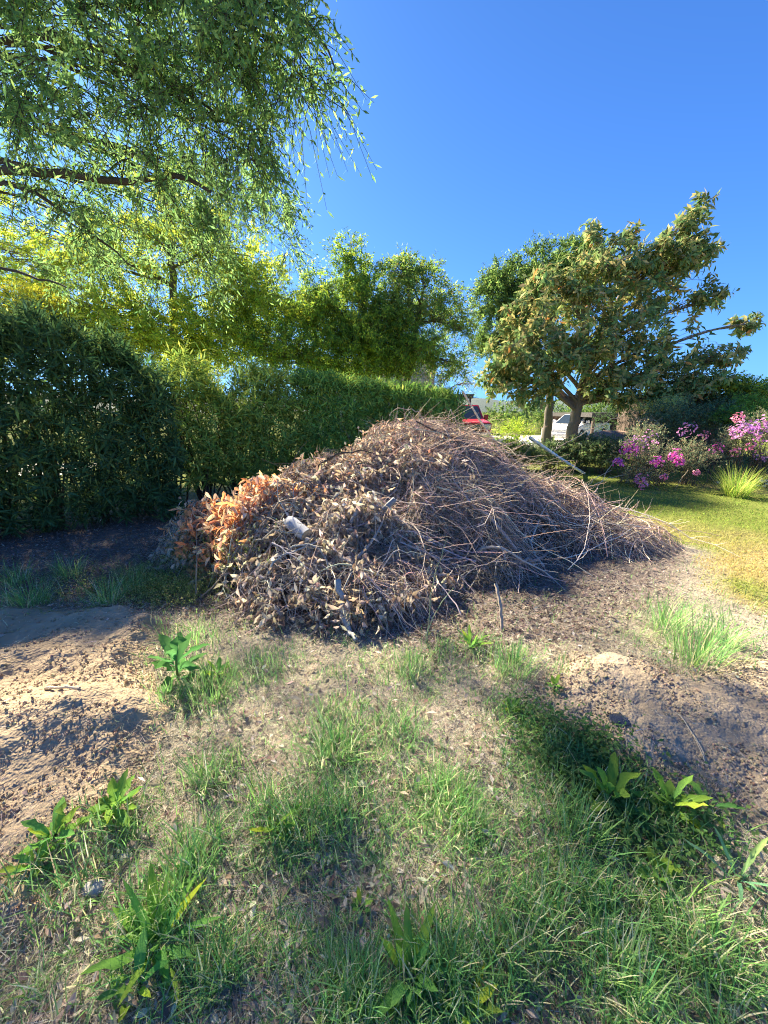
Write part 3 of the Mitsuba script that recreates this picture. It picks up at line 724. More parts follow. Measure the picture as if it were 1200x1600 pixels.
tx = at(893, 690, 13.6)[0]
tree('broad_leaved_tree', 'spreading tree with large bronze green leathery leaves on the right', 'tree', [(tx, 13.6, -0.1), (tx, 13.6, 1.0), (tx + .03, 13.6, 1.75), (tx + .15, 13.6, 2.4), (tx + 0.5, 13.6, 3.9), (tx + 1.1, 13.6, 5.3)], 0.2,
     [B(800, 560, 13.14, 0.91, 0.68, 35, .40), B(850, 570, 12.69, 0.91, 0.68, 41, .42), B(800, 600, 13.14, 0.68, 0.40, 20, .36), B(830, 500, 13.03, 0.91, 0.79, 45, .55), B(900, 540, 12.46, 1.02, 0.79, 49, .5), B(870, 440, 13.37, 0.91, 0.68, 35, .7), B(930, 460, 12.92, 1.02, 0.91, 49, .7), B(950, 560, 12.69, 0.91, 0.68, 35, .5), B(990, 500, 12.92, 1.02, 0.79, 41, .65),
      B(1000, 420, 13.37, 0.91, 0.68, 33, .85), B(940, 400, 13.48, 0.79, 0.57, 21, .85), B(1050, 440, 13.37, 0.79, 0.68, 27, .85), B(1060, 380, 13.48, 0.57, 0.62, 20, .95), B(1080, 340, 13.60, 0.25, 0.51, 16, 1.0), B(1040, 540, 12.69, 0.91, 0.62, 27, .6), B(1000, 590, 12.69, 0.91, 0.51, 25, .45), B(1070, 590, 12.69, 0.79, 0.40, 19, .45), B(1120, 560, 12.92, 0.68, 0.34, 22, .55), B(1030, 405, 13.4, .7, .6, 28, .85), B(1075, 400, 13.4, .45, .5, 18, .9), B(840, 615, 12.9, .7, .3, 21, .36), B(775, 590, 13.2, .5, .4, 21, .36), B(955, 615, 12.9, .7, .3, 20, .4), B(1020, 625, 12.9, .8, .3, 20, .42), B(1060, 620, 12.9, .8, .3, 22, .45), B(1110, 600, 13.0, .6, .3, 14, .5), B(1165, 510, 13.14, 0.25, 0.23, 9, .6), B(1100, 470, 13.26, 0.45, 0.34, 20, .75),
      B(930, 365, 13.71, 0.16, 0.40, 8, .9), B(985, 375, 13.71, 0.15, 0.40, 8, .95), B(1100, 400, 13.60, 0.28, 0.34, 12, .9)],
     208, 'mat_leaf_glossy', (0.19, 0.155, 0.125), mag_col, tw=(3, 0.28), m=9, leaf=(0.235, 0.090), droop=0.15, out=0.85, along=0.35, hang=0.35, up=0.45, nseg=2, fold=0.25, limb_r=0.075, cl_r=0.013)

# ------------------------------------------------------------------ brush pile
DOMES = [(0.45, 5.35, 1.60, 1.6, 0, 1.30), (-0.45, 5.0, 1.35, 1.3, 0, 0.98), (-0.7, 4.25, 1.25, 1.2, 0, 0.78), (-1.7, 4.25, 0.85, 0.75, 0, 0.42), (-0.35, 3.45, 1.05, 0.85, 0, 0.42),
         (2.0, 5.1, 1.65, 0.95, -0.3, 0.47), (0.75, 4.3, 1.1, 0.95, 0, 0.62), (1.45, 4.95, 1.1, 0.95, -0.3, 0.60), (2.45, 4.65, 0.9, 0.5, -0.35, 0.28)]


def pile_h(x, y):
    x, y = np.asarray(x, float), np.asarray(y, float)
    h = np.zeros_like(x)
    s = np.zeros_like(x)
    for cx, cy, rx, ry, a, H in DOMES:
        ca, sa = math.cos(a), math.sin(a)
        u, v = ((x - cx) * ca + (y - cy) * sa) / rx, (-(x - cx) * sa + (y - cy) * ca) / ry
        d = H * np.clip(1 - (u * u + v * v), 0, None) ** 0.8
        s += d ** 6
    h = s ** (1 / 6.0)
    for hx, hy, hr, hd in [(0.78, 3.80, 0.26, 0.30), (1.65, 4.02, 0.30, 0.22), (-0.15, 3.45, 0.2, 0.18), (1.15, 4.5, 0.22, 0.25), (0.1, 4.3, 0.2, 0.22), (2.2, 4.5, 0.25, 0.15)]:
        h = h - 1.4 * hd * np.exp(-((x - hx) ** 2 + (y - hy) ** 2) / hr ** 2) * np.clip(h * 4, 0, 1)
    h = np.maximum(h, 0)
    bump = 0.52 * (noise2(x, y, 1.9, 81, 2) - 0.5) + 0.25 * (noise2(x, y, 5.5, 83, 2) - 0.5)
    return h + bump * np.clip(h * 2.2, 0, 1)


def core_mesh():
    xs, ys = np.arange(-2.7, 4.1, 0.06), np.arange(2.5, 7.1, 0.06)
    X, Y = np.meshgrid(xs, ys)
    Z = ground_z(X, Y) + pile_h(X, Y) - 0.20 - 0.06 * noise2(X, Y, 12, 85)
    n = X.shape[1]
    i, j = np.meshgrid(np.arange(X.shape[0] - 1), np.arange(n - 1), indexing='ij')
    q = np.stack([i * n + j, i * n + j + 1, (i + 1) * n + j + 1, (i + 1) * n + j], -1).reshape(-1, 4)
    V = np.stack([X, Y, Z], -1).reshape(-1, 3)
    q = q[(V[:, 2][q].max(1) > -0.05)]
    f = np.vstack([q[:, [0, 1, 2]], q[:, [0, 2, 3]]])
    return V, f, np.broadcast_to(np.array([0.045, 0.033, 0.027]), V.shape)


def sample_pile(rng, n, box, keep, hmin=0.06):
    out = []
    got = 0
    while got < n:
        x, y = rng.uniform(box[0], box[1], 4 * n), rng.uniform(box[2], box[3], 4 * n)
        ok = (pile_h(x, y) > hmin) & keep(x, y, rng)
        out.append(np.stack([x[ok], y[ok]], -1))
        got += int(ok.sum())
    return np.vstack(out)[:n]


def pile_z(x, y):
    return ground_z(x, y) + pile_h(x, y)


def pile_normal(x, y):
    e = 0.06
    return nrm(np.stack([-(pile_h(x + e, y) - pile_h(x - e, y)) / (2 * e), -(pile_h(x, y + e) - pile_h(x, y - e)) / (2 * e), np.ones_like(x)], -1))


def draped(rng, xy, ang, L, K, wig, off, arch, stiff=0.45):
    """Branches lying on the pile: paths (n,K,3)."""
    n = len(xy)
    s = np.linspace(-0.5, 0.5, K)[None]
    bend = rng.normal(0, wig, (n, 1))
    a = ang[:, None] + bend * s * 2 + np.cumsum(rng.normal(0, wig * 0.35, (n, K)), 1)
    step = (L / (K - 1))[:, None]
    dx, dy = np.cumsum(np.cos(a) * step, 1), np.cumsum(np.sin(a) * step, 1)
    x = xy[:, :1] + dx - dx[:, K // 2:K // 2 + 1]
    y = xy[:, 1:] + dy - dy[:, K // 2:K // 2 + 1]
    z = pile_z(x, y)
    zl = z[:, :1] + (z[:, -1:] - z[:, :1]) * (s + 0.5)
    zz = np.where(zl < z, z * (1 - stiff * 0.3) + zl * stiff * 0.3, z * (1 - stiff) + zl * stiff)
    zz = np.maximum(zz + off[:, None] + arch[:, None] * (1 - 4 * s * s) + rng.normal(0, 0.012, (n, K)), ground_z(x, y) + 0.006)
    zz = np.minimum(zz, z + 0.3)
    return np.stack([x, y, zz], -1)


def side_twigs(rng, path, m, L, spread=0.7, K=4):
    n, k, _ = path.shape
    idx = rng.integers(1, k - 1, (n, m))
    b = np.take_along_axis(path, idx[..., None].repeat(3, -1), 1)
    t = nrm(np.take_along_axis(path, (idx + 1)[..., None].repeat(3, -1), 1) - b)
    d = nrm(t + spread * rng.normal(0, 1, t.shape) + [0, 0, 0.15])
    b, d = b.reshape(-1, 3), d.reshape(-1, 3)
    Ls = L * rng.uniform(0.4, 1.3, len(b))
    s = np.linspace(0, 1, K)[None, :, None]
    c = rng.normal(0, 0.25, (len(b), 1, 3))
    return b[:, None] + d[:, None] * s * Ls[:, None, None] + c * s * s * Ls[:, None, None]


twig_c = lambda r, n: mixtint(r, n, [(0.54, 0.43, 0.37), (0.42, 0.325, 0.275), (0.66, 0.56, 0.49), (0.18, 0.13, 0.11)], [4, 4, 2, 2])
grey_c = lambda r, n: mixtint(r, n, [(0.34, 0.31, 0.28), (0.46, 0.43, 0.39), (0.20, 0.17, 0.145)], [4, 3, 3])
tan_leaf = lambda r, n: mixtint(r, n, [(0.56, 0.48, 0.38), (0.68, 0.61, 0.51), (0.40, 0.31, 0.23), (0.24, 0.17, 0.13)], [4, 3, 3, 1.5])
mauve_leaf = lambda r, n: mixtint(r, n, [(0.50, 0.38, 0.29), (0.60, 0.48, 0.38), (0.34, 0.24, 0.18), (0.54, 0.31, 0.18)], [4, 3, 3, 1])
orange_leaf = lambda r, n: mixtint(r, n, [(0.74, 0.37, 0.18), (0.68, 0.29, 0.13), (0.76, 0.50, 0.31), (0.62, 0.48, 0.36)], [4, 2.5, 3, 3])

rng = np.random.default_rng(7)
pile = thing('brush_pile', 'tangled body of dead twigs and withered leaves of the brush pile', 'brush pile')
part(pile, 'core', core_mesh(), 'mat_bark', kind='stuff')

# bare twigs: the right and upper slopes
right = lambda x, y, r: (x > 0.1 + 0.35 * r.normal(0, 1, x.shape)) | (r.random(x.shape) < 0.10)
n = 6300
xy = sample_pile(rng, n, (-2.5, 4.0, 2.6, 7.0), right)
ang = np.where(rng.random(n) < 0.5, rng.normal(-0.40, 0.62, n), rng.uniform(-np.pi, np.pi, n))
L = rng.uniform(0.15, 0.8, n)
off = -0.20 * rng.random(n) ** 1.5 + 0.04
P = draped(rng, xy, ang, L, 5, 0.55, off, 0.10 * rng.random(n))
tw1 = tubes(P, (rng.uniform(0.0018, 0.0042, (n, 1)) * np.linspace(1, 0.45, 5)[None]), 3, twig_c(rng, n))
# fine curling twigs that stand off the top
n = 3600
top_k = lambda x, y, r: (pile_h(x, y) > 0.45 + 0.2 * r.random(x.shape)) & (x > -0.1)
xy = sample_pile(rng, n, (-0.3, 3.3, 3.8, 7.0), top_k)
b = np.stack([xy[:, 0], xy[:, 1], pile_z(xy[:, 0], xy[:, 1]) - 0.06], -1)
d = nrm(pile_normal(xy[:, 0], xy[:, 1]) * 0.6 + np.array([0.35, -0.15, 0.3]) + rng.normal(0, 0.55, (n, 3)))
s = np.linspace(0, 1, 6)[None, :, None]
Ls = rng.uniform(0.12, 0.42, n)[:, None, None] * np.where(rng.random(n) < 0.12, 1.5, 1)[:, None, None]
crv = rng.normal(0, 0.55, (n, 1, 3)) + np.array([0.25, 0, -0.55])
P2 = b[:, None] + d[:, None] * s * Ls + crv * s * s * Ls
ok2 = (P2[..., 2] - b[:, None, 2]).max(1) < 0.42                  # none stands far off the heap
P2, n = P2[ok2], int(ok2.sum())
tw2 = tubes(P2, rng.uniform(0.0016, 0.003, (n, 1)) * np.linspace(1, 0.5, 6)[None], 3, twig_c(rng, n) * 1.1)
part(pile, 'twigs', cat([tw1, tw2]), 'mat_bark', kind='stuff')

# grey twiggery of the left and front
left = lambda x, y, r: (x < 0.9 + 0.3 * r.normal(0, 1, x.shape))
n = 4200
xy = sample_pile(rng, n, (-2.7, 2.0, 2.6, 6.6), left)
P3 = draped(rng, xy, rng.uniform(-np.pi, np.pi, n), rng.uniform(0.15, 0.6, n), 5, 0.45, -0.16 * rng.random(n) + 0.05, 0.07 * rng.random(n))
part(pile, 'grey_twigs', tubes(P3, rng.uniform(0.0016, 0.0038, (n, 1)) * np.linspace(1, 0.4, 5)[None], 3, grey_c(rng, n)), 'mat_bark', kind='stuff')

# pale wispy needle sprays at the front middle
n = 1500
wis = lambda x, y, r: ((x - 0.55) ** 2 / 0.75 ** 2 + (y - 3.9) ** 2 / 0.85 ** 2 < 1) | (((x - 1.1) ** 2 + (y - 4.2) ** 2 < 0.25) & (r.random(x.shape) < .5))
xy = sample_pile(rng, n, (-0.4, 1.9, 2.9, 5.0), wis, 0.03)
b = np.stack([xy[:, 0], xy[:, 1], pile_z(xy[:, 0], xy[:, 1]) - 0.05], -1)
d = nrm(pile_normal(xy[:, 0], xy[:, 1]) * 0.7 + np.array([0, -0.4, -0.1]) + rng.normal(0, 0.5, (n, 3)))
lv, st = sprigs(rng, b, d, rng.uniform(0.10, 0.22, n), 9, 0.045, 0.0035, lambda r, k: mixtint(r, k, [(0.40, 0.35, 0.27), (0.30, 0.25, 0.19), (0.22, 0.17, 0.13)], [3, 4, 2]), droop=0.3, along=0.7, out=0.7, fold=0, stem_r=0.0018, stem_c=(0.25, 0.2, 0.15))
part(pile, 'needle_sprays', lv, 'mat_dead', kind='stuff')
part(pile, 'spray_stems', st, 'mat_bark', kind='stuff')


def leafy_zone(name, n, box, keep, cols, L, W, m, Ls=(0.15, 0.3), seed=0, depth=0.12, nseg=2, clump=0.0):
    r = np.random.default_rng(seed)
    k2 = (lambda x, y, rr: keep(x, y, rr) & (noise2(x, y, 3.2, seed, 2) > clump)) if clump else keep
    xy = sample_pile(r, n, box, k2, 0.02)
    nn = pile_normal(xy[:, 0], xy[:, 1])
    b = np.stack([xy[:, 0], xy[:, 1], pile_z(xy[:, 0], xy[:, 1])], -1) - nn * (depth * r.random((n, 1)) ** 1.3 + 0.03)[..., :1] + 0.02
    d = nrm(nn * 0.45 + np.array([0, -0.35, -0.15]) + r.normal(0, 0.6, (n, 3)))
    lv, st = sprigs(r, b, d, r.uniform(*Ls, n), m, L, W, cols, droop=0.35, along=0.45, out=0.7, hang=0.45, nseg=nseg, fold=0.45, curl=0.35, stem_r=0.0022, stem_c=(0.2, 0.15, 0.11), jitter=0.4)
    part(pile, name, lv, 'mat_dead', kind='stuff')
    part(pile, 'leaf_stems', st, 'mat_bark', kind='stuff')


upper_left = lambda x, y, r: (x < 0.35 + 0.25 * r.normal(0, 1, x.shape)) & (y > 4.1) & ~(orange_k(x, y, r) & (x < -.9))
orange_k = lambda x, y, r: ((x + 1.62) / 0.58) ** 2 + ((y - 3.88) / 0.36) ** 2 < r.uniform(0.2, 1.25, x.shape)
lower = lambda x, y, r: (x < 0.45 + 0.25 * r.normal(0, 1, x.shape)) & (y < 4.9)
orange_k = lambda x, y, r: ((x + 1.62) / 0.58) ** 2 + ((y - 3.88) / 0.36) ** 2 < r.uniform(0.2, 1.25, x.shape)
leafy_zone('mauve_leaves', 1300, (-2.4, 1.2, 4.2, 6.6), upper_left, mauve_leaf, 0.085, 0.028, 11, seed=11)
leafy_zone('tan_leaves', 1900, (-2.5, 1.4, 2.6, 5.0), lambda x, y, r: lower(x, y, r) & ~(orange_k(x, y, r) & (r.random(x.shape) < .8)), tan_leaf, 0.082, 0.033, 9, seed=12, clump=0.36)
leafy_zone('orange_leaves', 230, (-2.5, -0.8, 3.3, 4.6), orange_k, orange_leaf, 0.105, 0.036, 9, seed=13, depth=0.05, nseg=3)
leafy_zone('orange_leaves', 70, (-1.5, -0.5, 3.6, 4.6), lambda x, y, r: ((x + 1.05) / 0.42) ** 2 + ((y - 4.0) / 0.3) ** 2 < 1, orange_leaf, 0.07, 0.025, 8, seed=15, depth=0.06)
leafy_zone('husk_leaves', 500, (0.2, 3.3, 3.6, 5.6), lambda x, y, r: (noise2(x, y, 2.5, 91, 2) > 0.55), tan_leaf, 0.05, 0.017, 7, seed=14, depth=0.15)


# single branches that can be told apart lie over the mass
def single_branch(k, base, label, group, path, r0, col, mtw, twL, twr, leafy=None):
    r = np.random.default_rng(5000 + k)
    key = thing(base, label, 'branch', group)
    K = path.shape[0]
    part(key, 'stem', tubes(path[None], (np.linspace(1, 0.35, K) * r0)[None], 5, col, cap=True), 'mat_bark')
    tws = side_twigs(r, path[None], mtw, twL)
    part(key, 'twigs', tubes(tws, (np.linspace(1, 0.45, tws.shape[1]) * twr)[None].repeat(len(tws), 0), 3, col * 1.05), 'mat_bark', kind='stuff')
    if leafy:
        cols, ll, lw, nl = leafy
        q = tws[:, 1:].reshape(-1, 3)[r.permutation(len(tws) * (tws.shape[1] - 1))[:nl]]
        lv = leaves(q, nrm(np.array([0, -0.5, -0.6]) + r.normal(0, 0.6, q.shape)), np.array([0, -0.4, 1.0]) + r.normal(0, 0.4, q.shape), ll * r.uniform(.7, 1.2, len(q)), lw * r.uniform(.8, 1.2, len(q)), cols(r, len(q)), nseg=3, fold=0.4, curl=r.uniform(-0.1, 0.6, len(q)))
        v, f, c = lv
        kv, kf = len(v) // len(q), len(f) // len(q)
        for i in range(len(q)):
            part(key, 'leaf', (v[i * kv:(i + 1) * kv], f[:kf], c[i * kv:(i + 1) * kv]), 'mat_dead')


r = np.random.default_rng(21)
n = 120
xy = sample_pile(r, n, (0.0, 3.9, 3.2, 6.6), lambda x, y, rr: (x > 0.2))
ang = np.where(r.random(n) < 0.6, r.normal(-0.4, 0.55, n), r.uniform(-np.pi, np.pi, n))
PB = draped(r, xy, ang, r.uniform(0.7, 1.9, n), 8, 0.22, 0.04 + 0.05 * r.random(n), 0.10 * r.random(n), 0.5)
cb = twig_c(r, n)
for k in range(0, n, 3):                                     # a third of them stick up out of the heap at one end
    PB[k][:, 2] += np.linspace(0, 1, 8) ** 1.5 * r.uniform(0.10, 0.42) - 0.04
for k in range(n):
    zx = PB[k][:, 0].mean()
    zn = 'near the crest' if zx < 1.0 else 'halfway down the right slope' if zx < 1.9 else 'at the trailing right end'
    single_branch(k, 'bare_branch', f'thin brown bare branch {zn} of the brush pile', f'bare branches {zn} of the pile', PB[k], r.uniform(0.004, 0.009), cb[k], 7, 0.28, 0.0026)
n = 60
xy = sample_pile(r, n, (-2.2, 1.2, 2.8, 5.2), lambda x, y, rr: (y < 4.4) | (rr.random(x.shape) < 0.3), 0.03)
PB = draped(r, xy, r.uniform(-np.pi, np.pi, n), r.uniform(0.4, 1.0, n), 7, 0.35, 0.03 + 0.05 * r.random(n), 0.10 * r.random(n), 0.5)
cb = grey_c(r, n)
for k in range(n):
    zn = 'left front' if PB[k][:, 0].mean() < -.5 else 'middle front'
    single_branch(200 + k, 'grey_branch', f'thin lichen grey branch in the tangle on the {zn} of the brush pile', f'grey branches on the {zn} of the pile', PB[k], r.uniform(0.004, 0.010), cb[k], 5, 0.18, 0.0026)
n = 40
xy = sample_pile(r, n, (-1.6, 0.7, 2.9, 5.4), lambda x, y, rr: x < 0.5, 0.05)
PB = draped(r, xy, r.uniform(-np.pi, np.pi, n), r.uniform(0.3, 0.6, n), 6, 0.3, 0.04 + 0.04 * r.random(n), 0.08 * r.random(n), 0.5)
for k in range(n):
    zn = 'low on the front' if PB[k][:, 1].mean() < 4 else 'high on the left shoulder'
    single_branch(300 + k, 'withered_sprig', f'withered sprig with papery tan leaves {zn} of the brush pile', f'withered tan sprigs {zn} of the pile', PB[k], 0.004, grey_c(r, 1)[0], 5, 0.13, 0.002, (tan_leaf, 0.068, 0.027, 14))
n = 16
xy = sample_pile(r, n, (-2.3, -0.9, 3.4, 4.5), lambda x, y, rr: orange_k(x, y, rr), 0.02)
PB = draped(r, xy, r.uniform(-np.pi, np.pi, n), r.uniform(0.3, 0.5, n), 6, 0.3, 0.05 + 0.04 * r.random(n), 0.08 * r.random(n), 0.5)
for k in range(n):
    single_branch(400 + k, 'orange_sprig', 'sprig of bright orange dead leaves at the left end of the brush pile', 'orange leaved sprigs at the left end of the pile', PB[k], 0.004, grey_c(r, 1)[0], 5, 0.13, 0.002, (orange_leaf, 0.10, 0.036, 14))


r = np.random.default_rng(23)
n = 34
xy = sample_pile(r, n, (-1.6, 2.9, 3.2, 6.2), lambda x, y, rr: x > -9, 0.08)
PB = draped(r, xy, r.uniform(-np.pi, np.pi, n), r.uniform(0.5, 1.3, n), 9, 0.5, 0.02 + 0.06 * r.random(n), 0.16 * r.random(n), 0.75)
cb = mixtint(r, n, [(0.22, 0.18, 0.15), (0.34, 0.30, 0.26), (0.12, 0.09, 0.075)], [3, 3, 2])
for k in range(n):
    zn = 'left half' if PB[k][:, 0].mean() < .3 else 'right half'
    single_branch(600 + k, 'forked_limb', f'stout forked dead limb jutting from the {zn} of the brush pile', f'stout limbs in the {zn} of the pile', PB[k], r.uniform(0.010, 0.019), cb[k], 6, 0.34, 0.0048)


# named single pieces
def P_on(px, py, off=0.0):
    """Where the sight line first meets the pile or the ground."""
    d = ray(px, py)
    t = np.linspace(0.5, 12, 4000)
    q = np.array([0, 0, EYE]) + d * t[:, None]
    gap = q[:, 2] - pile_z(q[:, 0], q[:, 1]) - off
    if (gap < 0).any() and q[np.argmax(gap < 0), 1] < 7.0:
        return q[np.argmax(gap < 0)]
    over = np.where(pile_h(q[:, 0], q[:, 1]) > 0.12, gap, 99.0)      # the line passes above the crest: rest on the nearest part of it
    k = int(np.argmin(over))
    return np.array([q[k, 0], q[k, 1], float(pile_z(q[k, 0], q[k, 1])) + 0.03])


def stick(name, label, pts, r0, r1, col, seed, K=12, cat_='branch', twigs=0, twl=0.2, sides=7, bsdf='mat_bark', wob=0.012):
    pts = np.array(pts, float)
    d = np.concatenate([[0], np.cumsum(np.linalg.norm(np.diff(pts, axis=0), axis=1))])
    s = np.linspace(0, d[-1], K)
    from scipy.interpolate import PchipInterpolator
    path = PchipInterpolator(d, pts)(s)
    rr = np.random.default_rng(seed)
    path[1:-1] += rr.normal(0, wob, (K - 2, 3))
    rad = np.linspace(r0, r1, K) * rr.uniform(0.88, 1.12, K)
    key = thing(name, label, cat_)
    if twigs:
        part(key, 'stem', tubes(path[None], rad[None], sides, np.array(col), cap=True), bsdf)
        tws = side_twigs(rr, path[None], twigs, twl)
        part(key, 'twigs', tubes(tws, (np.linspace(1, .4, tws.shape[1]) * r1 * 0.7)[None].repeat(len(tws), 0), 3, np.array(col)), 'mat_bark', kind='stuff')
    else:
        put(key, tubes(path[None], rad[None], sides, np.array(col), cap=True), bsdf)
    return key


up = np.array([0, 0, 1.0])
stick('crooked_branch', 'thick grey crooked branch end curving down to the ground at the front of the pile', [P_on(528, 925) + up * .10, P_on(535, 950) + up * .05, P_on(541, 975) + up * .03, P_on(556, 1003, .02) + up * .015], 0.026, 0.017, (0.30, 0.31, 0.31), 31)
stick('upright_stake', 'short pale stick standing below the right half of the brush pile', [gp(784, 985) + up * 0.0, gp(784, 985) + [0.0, .08, .16], gp(784, 985) + [-0.02, .18, .30]], 0.013, 0.011, (0.34, 0.28, 0.24), 32, wob=0.003)
stick('curved_limb', 'thick curved dead limb near the foot of the right slope', [P_on(795, 885) + up * .03, P_on(825, 884) + up * .05, P_on(850, 874) + up * .06, P_on(862, 866) + up * .04], 0.022, 0.014, (0.26, 0.21, 0.19), 33)
stick('forked_branch', 'pale forked branch arching across the leaves below the cut log', [P_on(420, 905) + up * .05, P_on(460, 870) + up * .09, P_on(480, 865) + up * .10, P_on(505, 880) + up * .07, P_on(512, 905) + up * .03], 0.011, 0.006, (0.33, 0.33, 0.31), 34, twigs=6)
stick('forked_branch', 'grey bare branch standing up out of the leaves right of the orange sprigs', [P_on(383, 835) + up * .02, P_on(390, 800) + up * .05, P_on(396, 770) + up * .10, at(396, 745, P_on(396, 770)[1])], 0.009, 0.005, (0.40, 0.36, 0.32), 35, twigs=4, twl=0.15)
stick('dark_pole_branch', 'long dark branch running down the crest of the right slope', [at(650, 658, 5.0), P_on(690, 690) + up * .10, P_on(760, 720) + up * .10, P_on(830, 760) + up * .08, P_on(870, 790) + up * .06], 0.010, 0.006, (0.085, 0.065, 0.06), 36, twigs=6, twl=0.3)
stick('leaning_branch', 'thin brown branch poking out to the left in front of the orange leaves', [P_on(350, 890) + up * .06, P_on(320, 867) + up * .10, at(225, 840, 4.15)], 0.008, 0.003, (0.16, 0.11, 0.09), 37)
stick('snapped_branch', 'snapped grey branch end pointing up among the leaves in the middle of the pile', [P_on(548, 818) + up * .01, P_on(556, 808) + up * .05, P_on(563, 798) + up * .09], 0.024, 0.02, (0.24, 0.25, 0.27), 38, K=6, wob=.003)
yl = 5.5
stick('bamboo_cane', 'long pale cane leaning up above the crest of the brush pile', [at(795, 722, yl), at(755, 664, yl), at(723, 612, yl)], 0.016, 0.013, (0.56, 0.47, 0.36), 39, wob=0.004)
for k, pts in enumerate([[(705, 640), (712, 655), (722, 690)], [(662, 655), (645, 640), (620, 638), (608, 650)], [(640, 700), (632, 655), (640, 635)], [(700, 700), (745, 690), (790, 692)], [(722, 660), (730, 690), (740, 715)], [(655, 690), (690, 665), (704, 640)]]):
    Y = [5.1, 5.0, 5.2, 5.3, 5.4, 5.3][k]
    stick('curling_twig', ['pale hooked twig standing up before the red truck', 'pale twig looping over the top left of the crest', 'straight pale twig rising from the crest', 'long pale twig reaching out level to the right', 'short pale twig leaning before the truck grille', 'thin twig slanting up across the crest'][k], [at(a, b, Y) for a, b in pts], 0.006, 0.0035, (0.46, 0.37, 0.31), 40 + k, cat_='twig')
# the white pole lies from the bed down onto the lawn
pa, pb = at(828, 684, 8.6), gp(912, 741)
stick('white_pole', 'white plastic pipe propped between the pile and the lawn', [pa, (pa + pb) / 2, pb + up * .02], 0.035, 0.035, (1, 1, 1), 50, K=3, cat_='pipe', sides=12, bsdf='mat_pipe', wob=0.0)
for k, (a, b, Y0) in enumerate([((865, 705), (975, 648), 7.2), ((900, 770), (955, 735), 7.0), ((905, 768), (975, 742), 7.1), ((930, 770), (960, 720), 7.1), ((1075, 735), (1040, 790), 7.6)]):
    stick('loose_stem', ['long bare stem leaning towards the boulder', 'dry stem lying at the lawn edge, nearest of three', 'dry stem lying at the lawn edge, lowest of three', 'dry stem at the lawn edge, steepest of three', 'dry stem leaning over the azalea'][k], [at(*a, Y0), (at(*a, Y0) + at(*b, Y0 + .6)) / 2 + up * .04, at(*b, Y0 + .6)], 0.008, 0.004, (0.42, 0.34, 0.26), 60 + k, cat_='stem')

# the cut log
c0 = P_on(448, 822) + up * .07
c1 = P_on(478, 842) + up * .05 + np.array([0.02, -0.05, -0.0])
t = thing('cut_log', 'short grey cut log lying among the orange and tan leaves', 'log')
ax = (c1 - c0) / np.linalg.norm(c1 - c0)
c0 = c1 - ax * 0.27
K = 9
s = np.linspace(0, 1, K)
lp = c0 + (c1 - c0) * s[:, None]
rr = np.random.default_rng(70)
rl = 0.062 * np.array([0.8, 0.97, 1.05, 1, 0.98, 1.0, 1.03, 0.98, 1])
v, f, c = tubes(lp[None], rl[None], 16, np.array([0.34, 0.35, 0.38]), cap=False)
v = v + nrm(v - np.repeat(lp, 16, 0)) * (0.010 * (meshkit.fbm(v * 18, 3, 2) - 0.5))[:, None]
part(t, 'bark', (v, f, np.clip(c * (0.6 + 0.8 * meshkit.fbm(v * 25, 3, 4))[:, None], 0, .8)), 'mat_bark')
for e, (cc, dd) in enumerate([(c1, ax), (c0, -ax)]):
    ring = v[-16:] if e == 0 else v[:16]
    rings = [cc + (ring - cc) * q + dd * (0.004 if q < 1 else 0) for q in (0.97, 0.7, 0.4)] + [np.array([cc + dd * 0.004])]
    vv = np.vstack(rings)
    ff = []
    for a in range(2):
        for j in range(16):
            ff += [(a * 16 + j, a * 16 + (j + 1) % 16, (a + 1) * 16 + (j + 1) % 16), (a * 16 + j, (a + 1) * 16 + (j + 1) % 16, (a + 1) * 16 + j)]
    ff += [(32 + j, 32 + (j + 1) % 16, 48) for j in range(16)]
    cw = np.vstack([np.tile((0.36, 0.28, 0.19), (16, 1)), np.tile((0.50, 0.41, 0.28), (16, 1)), np.tile((0.42, 0.32, 0.21), (17, 1))])
    part(t, 'cut_end', (vv, np.array(ff), cw), 'mat_bark')
tt = thing('thin_log', 'slim grey log end showing between the leaves below the crest', 'log')
a0 = P_on(600, 800) + up * .02
put(tt, tubes(np.array([a0, a0 + [0.05, -.02, .06], a0 + [0.11, -.03, .12]])[None], np.array([[.03, .03, .028]]), 9, np.array([0.22, 0.23, 0.26]), cap=True), 'mat_bark')

